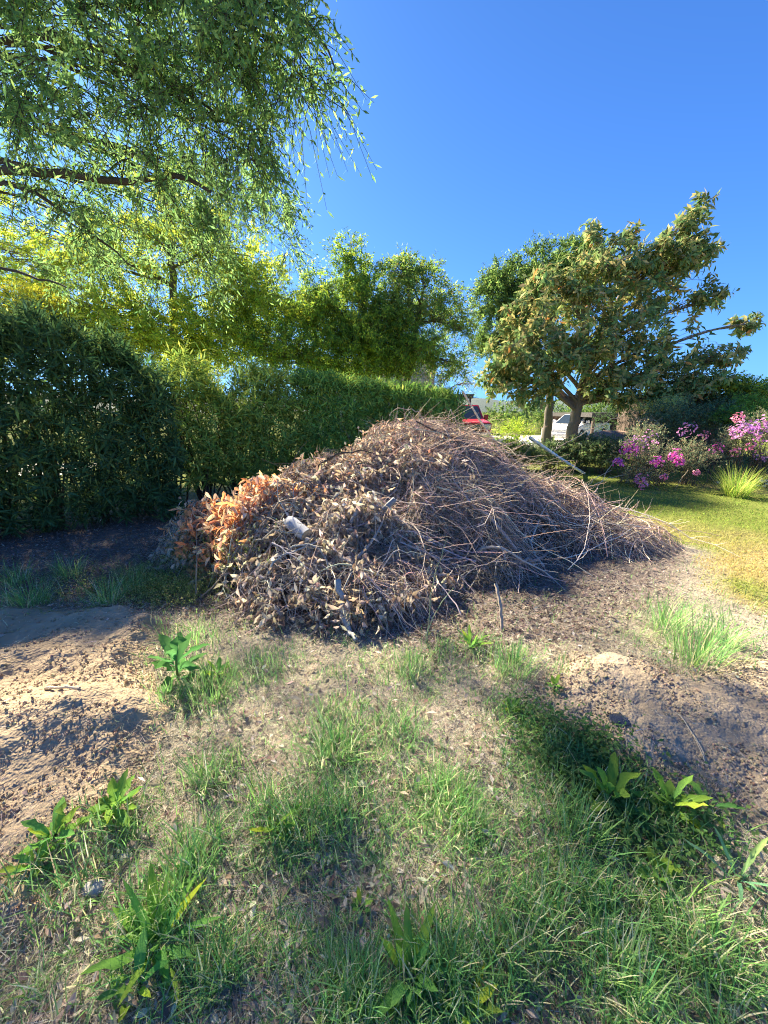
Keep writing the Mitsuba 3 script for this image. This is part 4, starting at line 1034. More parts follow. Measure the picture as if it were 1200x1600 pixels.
# ------------------------------------------------------------------ flower bed
def bush(name, label, cat_, blobs, seed, mat, colors, m=10, leaf=(0.05, 0.02), slen=0.2, up=0.5, droop=0.2, dens=1.0, flowers=None, stem_c=(0.14, 0.11, 0.08), nseg=2, group=None, hang=0.0):
    """blobs: (centre, radii, shoots). flowers: (list of (centre, radius, count, colour function), petal size)."""
    rng = np.random.default_rng(seed)
    t = thing(name, label, cat_, group)
    Ps, Ds, st = [], [], []
    for c, r, n in blobs:
        n = int(n * dens)
        c, r = np.array(c, float), np.array(r, float)
        u = randdir(rng, n)
        u[:, 2] = np.abs(u[:, 2]) * np.where(rng.random(n) < 0.75, 1, -0.6)
        q = c + u * r * (rng.random((n, 1)) ** 0.35) * (0.82 + 0.36 * meshkit.noise((c + u * r) * 4.0, seed)[:, None])
        q[:, 2] = np.maximum(q[:, 2], 0.03)
        Ps.append(q - 0.5 * slen * nrm(u))
        Ds.append(u + [0, 0, up] + rng.normal(0, 0.4, (n, 3)))
        k = max(4, n // 12)
        e = q[rng.integers(0, n, k)]
        b0 = np.stack([c[0] + rng.normal(0, .12, k), c[1] + rng.normal(0, .12, k), np.full(k, -0.02)], -1)
        st.append(tubes(bez(b0, (b0 * .5 + e * .5) + rng.normal(0, .06, (k, 3)), e, 5), np.linspace(.009, .003, 5)[None], 4, np.array(stem_c)))
    Ps, Ds = np.vstack(Ps), np.vstack(Ds)
    lv, ss = sprigs(rng, Ps, Ds, slen * rng.uniform(.7, 1.3, len(Ps)), m, leaf[0], leaf[1], colors, droop=droop, along=0.5, out=0.8, hang=hang, nseg=nseg, stem_r=0.0025, stem_c=stem_c)
    part(t, 'foliage', lv, mat, kind='stuff')
    part(t, 'stems', cat(st + [ss]), 'mat_bark', kind='stuff')
    if flowers:
        for c, r, n, fc in flowers[0]:
            P = np.array(c) + randdir(rng, n) * r * rng.random((n, 1)) ** .4
            o = nrm(nrm(P - np.array(c)) + np.array([-0.1, -0.5, 0.4]))
            ps = []
            e1 = nrm(np.cross(o, randdir(rng, n)))
            e2 = np.cross(o, e1)
            for k in range(5):
                a = k * 2 * np.pi / 5
                d = np.cos(a) * e1 + np.sin(a) * e2 + 0.55 * o
                ps.append(leaves(P, d, o, flowers[1] * rng.uniform(.8, 1.2, n), flowers[1] * 0.8, fc(rng, n), nseg=2, fold=0.2, curl=0.3))
            part(t, 'blossom', cat(ps), 'mat_petal')
    return t


pink = lambda r, n: mixtint(r, n, [(0.84, 0.14, 0.54), (0.86, 0.28, 0.62), (0.74, 0.10, 0.50)], [4, 3, 3])
rose = lambda r, n: mixtint(r, n, [(0.82, 0.24, 0.42), (0.84, 0.42, 0.52)], [3, 2])
lilac = lambda r, n: mixtint(r, n, [(0.58, 0.28, 0.58), (0.66, 0.36, 0.64), (0.74, 0.30, 0.58)], [4, 3, 2])
violet = lambda r, n: mixtint(r, n, [(0.58, 0.24, 0.68), (0.62, 0.34, 0.72)], [3, 2])
shrub_c = lambda r, n: mixtint(r, n, [(0.06, 0.10, 0.045), (0.09, 0.13, 0.05), (0.15, 0.16, 0.08)], [5, 4, 2])
dusty_c = lambda r, n: mixtint(r, n, [(0.08, 0.115, 0.07), (0.12, 0.155, 0.09), (0.22, 0.19, 0.13), (0.20, 0.15, 0.10)], [4, 4, 2, 1.5])


def bb(px, py, Y, rx, rz, n):
    return (at(px, py, Y), (rx, rx, rz), n)


def fl(px, py, Y, r, n, fc):
    return (at(px, py, Y), r, n, fc)


# low hedge between the lawn and the cars
for k, (px, Y, r, h, n, lab, col) in enumerate([
        (790, 10.8, .55, .85, 170, 'low bright green shrub left of the white pipe', light_col), (815, 10.9, .6, .72, 170, 'low green shrub behind the upper end of the white pipe', shrub_c), (858, 11.0, .65, .80, 190, 'low dark shrub at the foot of the broad leaved tree', shrub_c),
        (905, 10.7, .6, .98, 190, 'low dark shrub just right of the tree trunk', shrub_c), (945, 10.2, .55, .95, 180, 'low shrub between the tree trunk and the pink azalea', shrub_c)]):
    g = at(px, 720, Y)
    bush('low_shrub', lab, 'shrub', [((g[0], Y, h * .45), (r, r * .8, h * .62), n)], 300 + k, 'mat_leaf', col, leaf=(.075, .03), slen=.2, dens=2.2)
for k, (px, py, Y, lab) in enumerate([(802, 668, 13.5, 'bright yellow green bush beside the truck')]):
    bush('sunny_bush', lab, 'shrub', [bb(px, py + 14, Y, .75, .55, 220)], 310 + k, 'mat_leaf', lambda r, n: tint(r, n, (0.20, 0.27, 0.035)), leaf=(.08, .026), slen=.26)

bush('pink_azalea', 'azalea bush with magenta and pink blossom at the edge of the lawn', 'azalea',
     [bb(985, 720, 8.9, .42, .55, 260), bb(1030, 725, 8.7, .5, .5, 300), bb(1080, 720, 8.6, .5, .55, 280), bb(1010, 685, 9.4, .45, .4, 200), bb(1000, 748, 8.4, .35, .25, 140)],
     320, 'mat_leaf', dusty_c, leaf=(.04, .017), slen=.16, m=11,
     flowers=([fl(984, 701, 8.6, .20, 78, pink), fl(966, 723, 8.5, .13, 37, pink), fl(1027, 722, 8.2, .13, 44, pink), fl(1055, 712, 8.2, .15, 58, pink), fl(1064, 722, 8.1, .10, 31, pink), fl(1001, 748, 8.1, .14, 44, rose), fl(1037, 745, 8.0, .07, 17, rose), fl(1089, 738, 8.0, .07, 17, rose), fl(1010, 690, 8.9, .28, 58, lilac), fl(1075, 672, 9.1, .2, 41, lilac), fl(1100, 680, 9.0, .12, 20, rose), fl(1006, 758, 7.95, .1, 17, rose)], 0.030))
bush('lilac_azalea', 'taller azalea with lilac and violet blossom at the right edge of the picture', 'azalea',
     [bb(1160, 690, 8.8, .5, .45, 220), bb(1200, 680, 8.6, .6, .6, 260), bb(1260, 690, 8.5, .6, .6, 160), bb(1130, 712, 8.9, .4, .4, 170), bb(1185, 722, 9.0, .4, .4, 150)],
     321, 'mat_leaf', dusty_c, leaf=(.042, .018), slen=.17, m=11,
     flowers=([fl(1155, 652, 8.6, .14, 29, rose), fl(1160, 668, 8.3, .22, 51, lilac), fl(1180, 668, 8.2, .16, 41, violet), fl(1150, 676, 8.3, .14, 25, lilac), fl(1195, 680, 8.1, .2, 41, lilac), fl(1175, 698, 8.1, .11, 19, rose), fl(1200, 660, 8.2, .2, 41, lilac), fl(1225, 670, 8.2, .25, 41, lilac), fl(1120, 700, 8.5, .14, 22, pink), fl(1148, 705, 8.5, .12, 16, rose), fl(1190, 712, 8.6, .15, 20, lilac)], 0.034))
bush('rounded_shrub', 'dense dark blue green shrub behind the azaleas', 'shrub', [bb(1060, 668, 10.6, .9, .75, 420), bb(1120, 665, 10.4, .8, .7, 380), bb(1020, 665, 11, .7, .6, 250)], 322, 'mat_leaf', lambda r, n: mixtint(r, n, [(0.05, 0.10, 0.06), (0.08, 0.13, 0.07), (0.14, 0.17, 0.09)], [4, 4, 2]), leaf=(.055, .026), slen=.2)
bush('leafy_shrub', 'fresh green shrub just left of the lilac azalea', 'shrub', [bb(1140, 655, 10.0, .5, .35, 170), bb(1170, 640, 10.4, .5, .4, 150)], 323, 'mat_leaf', lambda r, n: tint(r, n, (0.10, 0.18, 0.035)), leaf=(.08, .03), slen=.22)
bush('variegated_shrub', 'pale cream variegated shrub in front of the timber shed', 'shrub', [bb(1048, 634, 11.8, .42, .26, 150), bb(1015, 640, 11.9, .35, .22, 90)], 324, 'mat_leaf', lambda r, n: mixtint(r, n, [(0.42, 0.42, 0.14), (0.30, 0.34, 0.12)], [3, 2]), leaf=(.06, .026), slen=.18)
bush('climbing_vine', 'yellow green climbing vine sprawling over the shed roof', 'vine', [bb(1090, 606, 13.4, .9, .28, 170), bb(1130, 604, 13.2, .9, .42, 220), bb(1165, 615, 13.0, .7, .5, 200), bb(1190, 628, 12.9, .5, .6, 160), bb(1155, 632, 12.9, .5, .45, 110)], 325, 'mat_leaf',
     lambda r, n: mixtint(r, n, [(0.26, 0.27, 0.04), (0.14, 0.20, 0.04), (0.07, 0.12, 0.035), (0.34, 0.30, 0.06)], [3, 4, 4, 1]), leaf=(.10, .055), slen=.3, m=8, hang=.3)
bush('dark_shrub', 'near black evergreen shrub in front of the timber shed', 'shrub', [bb(1130, 640, 12.3, .8, .5, 260), bb(1065, 652, 12.6, .7, .4, 180), bb(1028, 655, 12.9, .55, .5, 130), bb(960, 660, 16, 1.0, .8, 130), bb(985, 640, 15, .8, .5, 110)], 326, 'mat_leaf', lambda r, n: tint(r, n, (0.03, 0.055, 0.025)), leaf=(.07, .026), slen=.22)
bush('bronze_shrub', 'pale pinkish brown shrub behind the pink azalea', 'shrub', [bb(1008, 672, 10.4, .38, .35, 110)], 327, 'mat_leaf', lambda r, n: mixtint(r, n, [(0.34, 0.24, 0.17), (0.20, 0.19, 0.09)], [3, 2]), leaf=(.05, .02), slen=.2)
bush('corner_shrub', 'green shrub under the lilac azalea at the right edge', 'shrub', [bb(1195, 730, 8.9, .3, .25, 90)], 328, 'mat_leaf', shrub_c, leaf=(.05, .02), slen=.15)


def grass_clump(name, label, base, n, L, W, col, spread, seed, cat_='grass', mat='mat_grass', group=None, seg=4, tip=None, lean=(0, 0), r0=0.06, extra=None):
    rng = np.random.default_rng(seed)
    base = np.array(base, float)
    a = rng.uniform(0, 6.283, n)
    rr = r0 * np.sqrt(rng.random(n))
    P = base + np.stack([np.cos(a) * rr, np.sin(a) * rr, 0 * a], -1)
    P[:, 2] = surf_z(P[:, 0], P[:, 1]) - 0.004 if base[2] < 0.2 else P[:, 2]
    tilt = np.abs(rng.normal(0, spread, n))
    b = a + rng.normal(0, 0.6, n)
    D = np.stack([np.cos(b) * np.sin(tilt) + lean[0], np.sin(b) * np.sin(tilt) + lean[1], np.cos(tilt)], -1)
    U = np.stack([-np.cos(b), -np.sin(b), np.full(n, 0.25)], -1)
    v = leaves(P, D, U, L * rng.uniform(.45, 1.15, n), W * rng.uniform(.6, 1.2, n), col(rng, n), nseg=seg, fold=0.0, curl=-rng.uniform(-0.6, -0.05, n), prof='blade', tip=tip)
    key = thing(name, label, cat_, group)
    put(key, v, mat)
    return key


lawn_green = lambda r, n: mixtint(r, n, [(0.10, 0.19, 0.03), (0.15, 0.23, 0.035), (0.07, 0.14, 0.03)], [4, 3, 3])
fresh = lambda r, n: mixtint(r, n, [(0.085, 0.18, 0.062), (0.115, 0.215, 0.072), (0.16, 0.25, 0.078), (0.32, 0.31, 0.20)], [5, 4, 2, 2.8])
deep = lambda r, n: mixtint(r, n, [(0.05, 0.105, 0.04), (0.07, 0.13, 0.045), (0.09, 0.15, 0.05)], [4, 4, 2])
straw = lambda r, n: mixtint(r, n, [(0.40, 0.33, 0.20), (0.30, 0.24, 0.16), (0.48, 0.42, 0.30)], [4, 3, 2])

g = gp(1150, 775)
grass_clump('ornamental_grass', 'tall bright ornamental grass clump at the right end of the flower bed', (g[0], g[1], 0.0), 520, .62, .009, lambda r, n: mixtint(r, n, [(0.20, 0.27, 0.05), (0.13, 0.20, 0.04), (0.30, 0.28, 0.10)], [4, 4, 2]), .42, 330, 'ornamental grass', r0=.17)

for k, (px, Y, r, h, lab) in enumerate([(690, 30, 2.2, 2.6, 'distant bush left of the dark carport'), (790, 31, 2.4, 2.3, 'distant bush seen between the truck and the tree trunks'), (845, 33, 2.2, 2.7, 'distant bush behind the grey second trunk'), (905, 31, 2.0, 2.2, 'distant bush behind the white car'), (950, 30, 2.0, 2.9, 'distant bush behind the boulder'), (1010, 28, 2.4, 3.0, 'distant bush behind the pink azalea'), (1190, 24, 2.4, 2.6, 'distant bush at the right edge')]):
    g = at(px, 690, Y)
    bush('far_bush', lab, 'bush', [((g[0], Y, h * .42), (r, r * .7, h * .6), 420)], 350 + k, 'mat_leaf', olive_col, leaf=(.20, .08), slen=.4, dens=.55)

# boulder, pebbles
t_ = m3.Manifold.sphere(1.0, 48).to_mesh()
bv = np.array(t_.vert_properties[:, :3])
bv = bv * [0.7, 0.55, 0.36] * (0.85 + 0.4 * meshkit.fbm(bv * 1.6, 3, 9))[:, None]
pb_ = at(966, 690, 11.6)
put(thing('boulder', 'smooth reddish brown boulder at the back of the flower bed', 'boulder'), (bv + [pb_[0], 11.9, at(966, 683, 11.6)[2] - .18], np.array(t_.tri_verts), None), 'mat_rock')
stand = at(966, 700, 11.6)[2]


def pebble(rng, r):
    m = trimesh.creation.icosphere(subdivisions=1, radius=1.0)
    v = np.array(m.vertices) * (1 + rng.normal(0, .10, (len(m.vertices), 1))) * r * rng.uniform(.7, 1.2, 3) * [1, 1, .65]
    return v, np.array(m.faces)


rng = np.random.default_rng(340)
g0 = gp(1188, 762)
for k in range(46):
    x, y = g0[0] + rng.normal(0.25, .32), g0[1] + rng.normal(.3, .22)
    v, f = pebble(rng, rng.uniform(.035, .075))
    put(thing('pebble', 'rounded pale grey stone in the heap of stones at the right edge', 'stone', 'stones heaped at the right edge'), (v + [x, y, 0.03 + max(0, .15 - .3 * abs(x - g0[0] - .25)) * rng.random()], f, None), 'mat_stone')
stick('bed_post', 'short dark wooden post in the flower bed', [(at(1182, 740, 8.6)[0], 8.6, -.05), (at(1182, 740, 8.6)[0], 8.6, .35), (at(1182, 740, 8.6)[0], 8.6, .55)], .045, .042, (.06, .05, .045), 341, K=4, cat_='post', wob=0.0)

# ------------------------------------------------------------------ grass and litter on the near ground
def veg_density(x, y):
    return np.clip(1 - 1.15 * np.clip(soil_left(x, y) + soil_right(x, y), 0, 1), 0, 1) * np.clip(1 - 2.2 * pile_h(x, y), 0, 1)


TUFTS = [(325, 1060, .20), (400, 1040, .16), (530, 1120, .14), (520, 1170, .14), (455, 1290, .14), (520, 1280, .13), (330, 1210, .10), (640, 1040, .13), (690, 1010, .12), (800, 1035, .16), (745, 1010, .12), (800, 1120, .10), (690, 1245, .12), (730, 1290, .10),
         (980, 1270, .16), (900, 1290, .14), (900, 1400, .13), (1050, 1440, .13), (1100, 1520, .10), (960, 1520, .10), (870, 1190, .14), (840, 1450, .12), (1080, 990, .26), (1040, 960, .2), (1120, 975, .2), (420, 1260, .10), (60, 930, .3), (30, 950, .3), (170, 940, .18), (250, 1420, .13), (60, 1390, .12), (180, 1300, .12), (310, 1330, .1), (700, 1520, .12), (560, 1560, .08), (780, 1500, .08), (1000, 1580, .08), (330, 1500, .08), (300, 1000, .2), (230, 900, .2), (880, 1060, .1), (620, 1150, .12), (130, 1350, .12)]
TW = np.array([np.append(gp(a, b)[:2], r * 1.1) for a, b, r in TUFTS])


def tuft_w(x, y):
    d2 = (x[:, None] - TW[None, :, 0]) ** 2 + (y[:, None] - TW[None, :, 1]) ** 2
    return np.exp(-d2 / (2 * (TW[None, :, 2] * 0.75) ** 2)).max(1)


def scatter(rng, n, dmin, dmax, weight, half=60):
    out, got = [], 0
    while got < n:
        d = np.exp(rng.uniform(math.log(dmin), math.log(dmax), 2 * n))
        a = np.radians(rng.uniform(-half, half, 2 * n))
        x, y = d * np.sin(a), d * np.cos(a)
        k = rng.random(2 * n) < weight(x, y)
        out.append(np.stack([x[k], y[k]], -1))
        got += int(k.sum())
    return np.vstack(out)[:n]


def blades(rng, xy, L, W, col, tilt, seg=3, curlmax=.6, tip=None):
    n = len(xy)
    P = np.stack([xy[:, 0], xy[:, 1], surf_z(xy[:, 0], xy[:, 1]) - 0.004], -1)
    th = np.abs(rng.normal(0, 1, n)) * tilt
    b = rng.uniform(0, 6.283, n)
    D = np.stack([np.cos(b) * np.sin(th), np.sin(b) * np.sin(th), np.cos(th)], -1)
    U = np.stack([-np.cos(b), -np.sin(b), np.full(n, .2)], -1)
    return leaves(P, D, U, L, W, col, nseg=seg, fold=0.0, curl=rng.uniform(.05, curlmax, n), prof='blade', tip=tip)


rng = np.random.default_rng(400)
# green grass: sparse turf and denser tufts
xy = scatter(rng, 19000, .5, 6.0, lambda x, y: veg_density(x, y) * (0.16 + 0.55 * (noise2(x, y, 2.6, 95) > .52)) * (1 - .75 * lawn(x, y)) * (1 - 0.72 * mulch(x, y)))
n = len(xy)
g1 = blades(rng, xy, rng.uniform(.03, .11, n), rng.uniform(.0028, .0058, n), fresh(rng, n), .65)
xy = scatter(rng, 13500, .5, 5.5, lambda x, y: tuft_w(x, y) * np.clip(veg_density(x, y) + .35, 0, 1))
n = len(xy)
g2 = blades(rng, xy, rng.uniform(.04, .15, n) * (0.6 + .6 * tuft_w(xy[:, 0], xy[:, 1])), rng.uniform(.0035, .0072, n), fresh(rng, n), .38, 4)
single('grass', cat([g1, g2]), 'mat_grass', 'thin green grass growing over the foreground', 'grass', kind='stuff')
# dry thatch
xy = scatter(rng, 130000, .45, 6.0, lambda x, y: np.clip(veg_density(x, y) + .17, 0, 1) * (1 - .6 * lawn(x, y)) * (0.35 + .65 * noise2(x, y, 3.3, 97)))
n = len(xy)
a = rng.uniform(0, 6.283, n)
pit = rng.normal(.06, .14, n)
P = np.stack([xy[:, 0], xy[:, 1], surf_z(xy[:, 0], xy[:, 1]) + .004 + .014 * rng.random(n)], -1)
D = np.stack([np.cos(a) * np.cos(pit), np.sin(a) * np.cos(pit), np.sin(pit)], -1)
thc = mixtint(rng, n, [(0.58, 0.53, 0.44), (0.44, 0.40, 0.34), (0.70, 0.66, 0.57), (0.36, 0.38, 0.26)], [4, 4, 2, 2.5])
th = leaves(P, D, np.array([0, 0, 1.0]) + rng.normal(0, .4, (n, 3)), rng.uniform(.025, .085, n), rng.uniform(.002, .0052, n), thc, nseg=1, fold=0, curl=0.0, prof='blade')
single('dry_thatch', th, 'mat_dead', 'dry straw and withered grass lying over the soil', 'straw', kind='stuff')
# leaf litter and bark chips
lit_c = lambda r, k: mixtint(r, k, [(0.50, 0.45, 0.39), (0.62, 0.58, 0.51), (0.36, 0.29, 0.24), (0.22, 0.17, 0.145)], [4, 2, 4, 3])


def litter(rng, xy, L0, L1, wr=.38):
    n = len(xy)
    a = rng.uniform(0, 6.283, n)
    pit = rng.normal(.05, .25, n)
    P = np.stack([xy[:, 0], xy[:, 1], surf_z(xy[:, 0], xy[:, 1]) + .006 + .02 * rng.random(n)], -1)
    D = np.stack([np.cos(a) * np.cos(pit), np.sin(a) * np.cos(pit), np.sin(pit)], -1)
    L = rng.uniform(L0, L1, n)
    return leaves(P, D, np.array([0, 0, 1.0]) + rng.normal(0, .35, (n, 3)), L, L * wr * rng.uniform(.7, 1.3, n), lit_c(rng, n), nseg=2, fold=.35, curl=rng.uniform(-.25, .4, n))


hx_ = lambda x, y: ((x < -1.4) & (y > 2.8) & (y < 5.6) & (x > -6)) * 1.0
xy = np.vstack([scatter(rng, 4500, 2.9, 7.5, hx_), scatter(rng, 14000, 1.7, 7.5, lambda x, y: mulch(x, y) * np.clip(1 - 3 * pile_h(x, y), 0, 1)), scatter(rng, 9000, .5, 5, lambda x, y: (veg_density(x, y) * .8 + .04) * (1 - lawn(x, y)))])
lm = litter(rng, xy, .018, .05)
mk = mulch(lm[0][:, 0], lm[0][:, 1])[:, None]
lm = (lm[0], lm[1], lm[2] * (1 - mk * np.array([0.38, 0.40, 0.36])))      # bark chips round the pile are darker than fallen leaves
single('leaf_litter', lm, 'mat_dead', 'small withered leaves and bark chips strewn over the ground', 'leaf litter', kind='stuff')
xy = scatter(rng, 220, .6, 3.0, lambda x, y: (veg_density(x, y) * .9 + .1) * (1 - lawn(x, y)))
v, f, c = litter(rng, xy, .04, .065, .42)
kv, kf = len(v) // len(xy), len(f) // len(xy)
for k in range(len(xy)):
    s_, zone = slice(k * kv, (k + 1) * kv), 'left' if xy[k, 0] < -.35 else 'right' if xy[k, 0] > .45 else 'middle'
    put(thing('fallen_leaf', f'withered fallen leaf lying on the {zone} of the foreground ground', 'leaf', f'fallen leaves on the {zone} of the foreground'), (v[s_] + [0, 0, .006], f[:kf], c[s_]), 'mat_dead')
# lawn in the sun
xy = scatter(rng, 38000, 2.6, 13, lambda x, y: lawn(x, y), 58)
n = len(xy)
dm = np.clip((noise2(xy[:, 0], xy[:, 1], .9, 67) - .42) * 3 + np.clip((5.4 - xy[:, 1]) * .55, -.6, .8), 0, 1)[:, None]
lc = mixtint(rng, n, [(0.085, 0.135, 0.028), (0.13, 0.165, 0.035)], [1, 1]) * (1 - dm * .8) + mixtint(rng, n, [(0.30, 0.225, 0.10), (0.21, 0.18, 0.065)], [2, 1]) * dm * .8
single('lawn_grass', blades(rng, xy, rng.uniform(.02, .055, n), rng.uniform(.0035, .0075, n) * (1 + np.hypot(*xy.T) / 8), lc, .6, 2), 'mat_grass', 'short sunlit lawn grass, partly yellowed', 'lawn', kind='stuff')
# soil crumbs
for k, (mask, box, lab) in enumerate([(soil_left, (-4, -.9, .4, 3.0), 'crumbs of brown soil on the left mound'), (soil_right, (.8, 4, .5, 2.5), 'crumbs of grey brown soil on the right')]):
    r = np.random.default_rng(420 + k)
    x, y = r.uniform(box[0], box[1], 140000), r.uniform(box[2], box[3], 140000)
    ok = (mask(x, y) > .25) & (r.random(140000) < 1.3 / (0.6 + x * x + y * y)) & (noise2(x, y, 5, 99) > .38)
    x, y = x[ok][:24000], y[ok][:24000]
    iv = np.array([[1, 0, 0], [-1, 0, 0], [0, 1, 0], [0, -1, 0], [0, 0, 1], [0, 0, -1.0]])
    fi = np.array([[0, 2, 4], [2, 1, 4], [1, 3, 4], [3, 0, 4], [2, 0, 5], [1, 2, 5], [3, 1, 5], [0, 3, 5]])
    n = len(x)
    rad = .0025 + .0085 * r.random(n) ** 3.4
    V = np.stack([x, y, surf_z(x, y) + rad * .35], -1)[:, None] + iv[None] * rad[:, None, None] * r.uniform(.6, 1.3, (n, 1, 3)) * r.uniform(.8, 1.2, (n, 6, 1)) * r.uniform(.75, 1.25, (n, 6, 1))
    C = tint(r, n, (0.36, 0.27, 0.175) if k == 0 else (0.33, 0.26, 0.185), .2)
    put(thing('soil_crumbs', lab, 'soil', kind='stuff'), (V.reshape(-1, 3), (fi[None] + (np.arange(n) * 6)[:, None, None]).reshape(-1, 3), np.repeat(C, 6, 0)), 'mat_bark')


# ------------------------------------------------------------------ weeds
def rosette(name, label, base, n, L, W, col, seed, lo=.25, hi=1.35, wave=.25, cat_='weed', stalk=0.0, group=None, prof='dock', facing=None):
    rng = np.random.default_rng(seed)
    t = thing(name, label, cat_, group)
    base = np.array([base[0], base[1], float(surf_z(base[0], base[1]))])
    for k in range(n):
        a = k * 2.4 + rng.normal(0, .3)
        el = lo + (hi - lo) * (k + .5) / n + rng.normal(0, .08)
        z = stalk * (k / n)
        d = np.array([math.cos(a) * math.cos(el), math.sin(a) * math.cos(el), math.sin(el)])
        u = np.array([-math.cos(a) * math.sin(el), -math.sin(a) * math.sin(el), math.cos(el)])
        l_ = L * .9 * rng.uniform(.5, 1.15)
        c = col(rng, 1) * (np.array([1.9, 1.35, .9]) if rng.random() < .12 else 1)
        part(t, 'leaf', leaves((base + [math.cos(a) * .01, math.sin(a) * .01, z])[None], d[None], u[None], l_, W * rng.uniform(.75, 1.2), c, nseg=7, fold=.3, curl=rng.uniform(.1, .5), prof=prof, wave=wave * 1.5, rng=rng, rib=1.45, tip=c * [1.35, 1.1, .9]), 'mat_grass')
    if stalk:
        part(t, 'stalk', tubes(np.array([base - [0, 0, .02], base + [0, 0, stalk * .5], base + [.01, 0, stalk]])[None], np.array([[.008, .007, .005]]), 6, np.array((.14, .17, .07))), 'mat_bark')
    return t


dock_c = lambda r, n: mixtint(r, n, [(0.055, 0.15, 0.045), (0.08, 0.18, 0.04), (0.11, 0.20, 0.04)], [4, 4, 2], .12, .04)
bright_c = lambda r, n: mixtint(r, n, [(0.09, 0.175, 0.035), (0.065, 0.145, 0.035)], [1, 1], .12, .04)
g = gp(243, 1475)
rosette('plantain_weed', 'large rosette of long narrow green leaves at the lower left', g, 26, .21, .030, dock_c, 500, prof='leaf')
g = gp(640, 1530)
rosette('plantain_weed', 'broad leaved green rosette at the bottom centre', g, 24, .165, .033, dock_c, 501, prof='leaf')
g = gp(277, 1052)
rosette('dock_plant', 'tall dark green dock plant at the left foot of the brush pile', g, 12, .23, .068, lambda r, n: tint(r, n, (0.045, 0.125, 0.045), .1, .04), 502, lo=.15, hi=1.35, stalk=.16)
g = gp(950, 1258)
rosette('dock_plant', 'leafy upright green weed beside the right hand soil', g, 16, .15, .036, bright_c, 503, lo=.3, hi=1.4, stalk=.08)
g = gp(1042, 1270)
rosette('dock_plant', 'green weed with long lance leaves reaching out over the right hand soil', g, 15, .17, .036, bright_c, 504, lo=.2, hi=1.35, stalk=.06)
g = gp(1105, 1275)
rosette('dock_plant', 'small trailing weed on the soil at the right', g, 7, .12, .028, dock_c, 505, lo=.1, hi=.7, stalk=.04)
for k, (px, py, n, L, W, lab, col, lo) in enumerate([
        (180, 1275, 10, .16, .040, 'sunlit leafy weed at the edge of the left hand soil', bright_c, .2), (90, 1330, 9, .15, .04, 'dark leafy weed sprawling over the edge of the left hand soil', dock_c, .1),
        (1030, 1375, 6, .10, .05, 'pale green lobed weed among the grass at the right', bright_c, .2), (935, 1405, 4, .08, .035, 'small round leaved seedling in the grass right of centre', bright_c, .4), (430, 1300, 6, .13, .032, 'bright backlit weed in the sunlit patch left of centre', bright_c, .6),
        (735, 1010, 10, .18, .028, 'upright dock tuft before the foot of the pile', dock_c, .7), (1150, 1385, 6, .20, .022, 'blue green blade leaved weed at the right edge', lambda r, n: tint(r, n, (0.07, 0.17, 0.10), .1, .03), .5), (565, 1420, 7, .06, .018, 'small leafy seedling above the bottom rosette', dock_c, .3), (800, 1110, 12, .09, .022, 'low leafy weed right of centre', bright_c, .3),
        (730, 1580, 7, .12, .025, 'young dock at the bottom edge of the picture', bright_c, .5), (215, 1545, 6, .12, .03, 'drooping weed below the lower left rosette', dock_c, .15), (60, 1370, 9, .11, .026, 'shaded leafy weed at the left edge', dock_c, .2), (865, 1085, 7, .07, .03, 'small weed at the left edge of the right hand soil', dock_c, .3), (340, 1050, 8, .13, .03, 'dock seedling in the grass right of the tall dock', dock_c, .5)]):
    rosette('leafy_weed', lab, gp(px, py), int(n * 1.5), L * .85, W * .8, col, 510 + k, lo=lo, hi=1.25, stalk=.03)
# clover like ground cover on the right
rng = np.random.default_rng(540)
cx = np.vstack([np.stack([rng.normal(gp(a, b)[0], s, n_), rng.normal(gp(a, b)[1], s, n_)], -1) for a, b, s, n_ in [(900, 1190, .12, 1500), (940, 1230, .12, 1500), (870, 1170, .1, 700), (1000, 1300, .12, 900), (820, 1120, .08, 300), (1090, 1300, .08, 400)]])
n = len(cx)
P = np.stack([cx[:, 0], cx[:, 1], surf_z(cx[:, 0], cx[:, 1]) + rng.uniform(.01, .07, n)], -1)
single('ground_cover', leaves(P, randdir(rng, n) * [1, 1, .5], np.array([0, 0, 1.0]) + rng.normal(0, .5, (n, 3)), rng.uniform(.015, .035, n), rng.uniform(.008, .018, n), deep(rng, n), nseg=2, fold=.2), 'mat_leaf', 'dense low clover like weeds along the right hand soil', 'ground cover', kind='stuff')
# green feathery weeds at the left foot of the pile
cx = np.stack([rng.normal(gp(285, 900)[0], .34, 1500), rng.normal(gp(285, 915)[1], .22, 1500)], -1)
P = np.stack([cx[:, 0], cx[:, 1], pile_z(cx[:, 0], cx[:, 1]) - .02], -1)
lv, st = sprigs(rng, P, np.array([0, -.2, 1.0]) + rng.normal(0, .45, (1500, 3)), rng.uniform(.1, .26, 1500), 10, .022, .007, lambda r, n: mixtint(r, n, [(0.20, 0.24, 0.07), (0.13, 0.19, 0.05), (0.34, 0.30, 0.15)], [4, 3, 2]), droop=.2, stem_r=.0014, stem_c=(.2, .2, .08))
t = thing('feathery_weeds', 'pale green feathery weeds growing at the left foot of the brush pile', 'weeds', kind='stuff')
part(t, 'foliage', lv, 'mat_leaf', kind='stuff')
part(t, 'stems', st, 'mat_bark', kind='stuff')

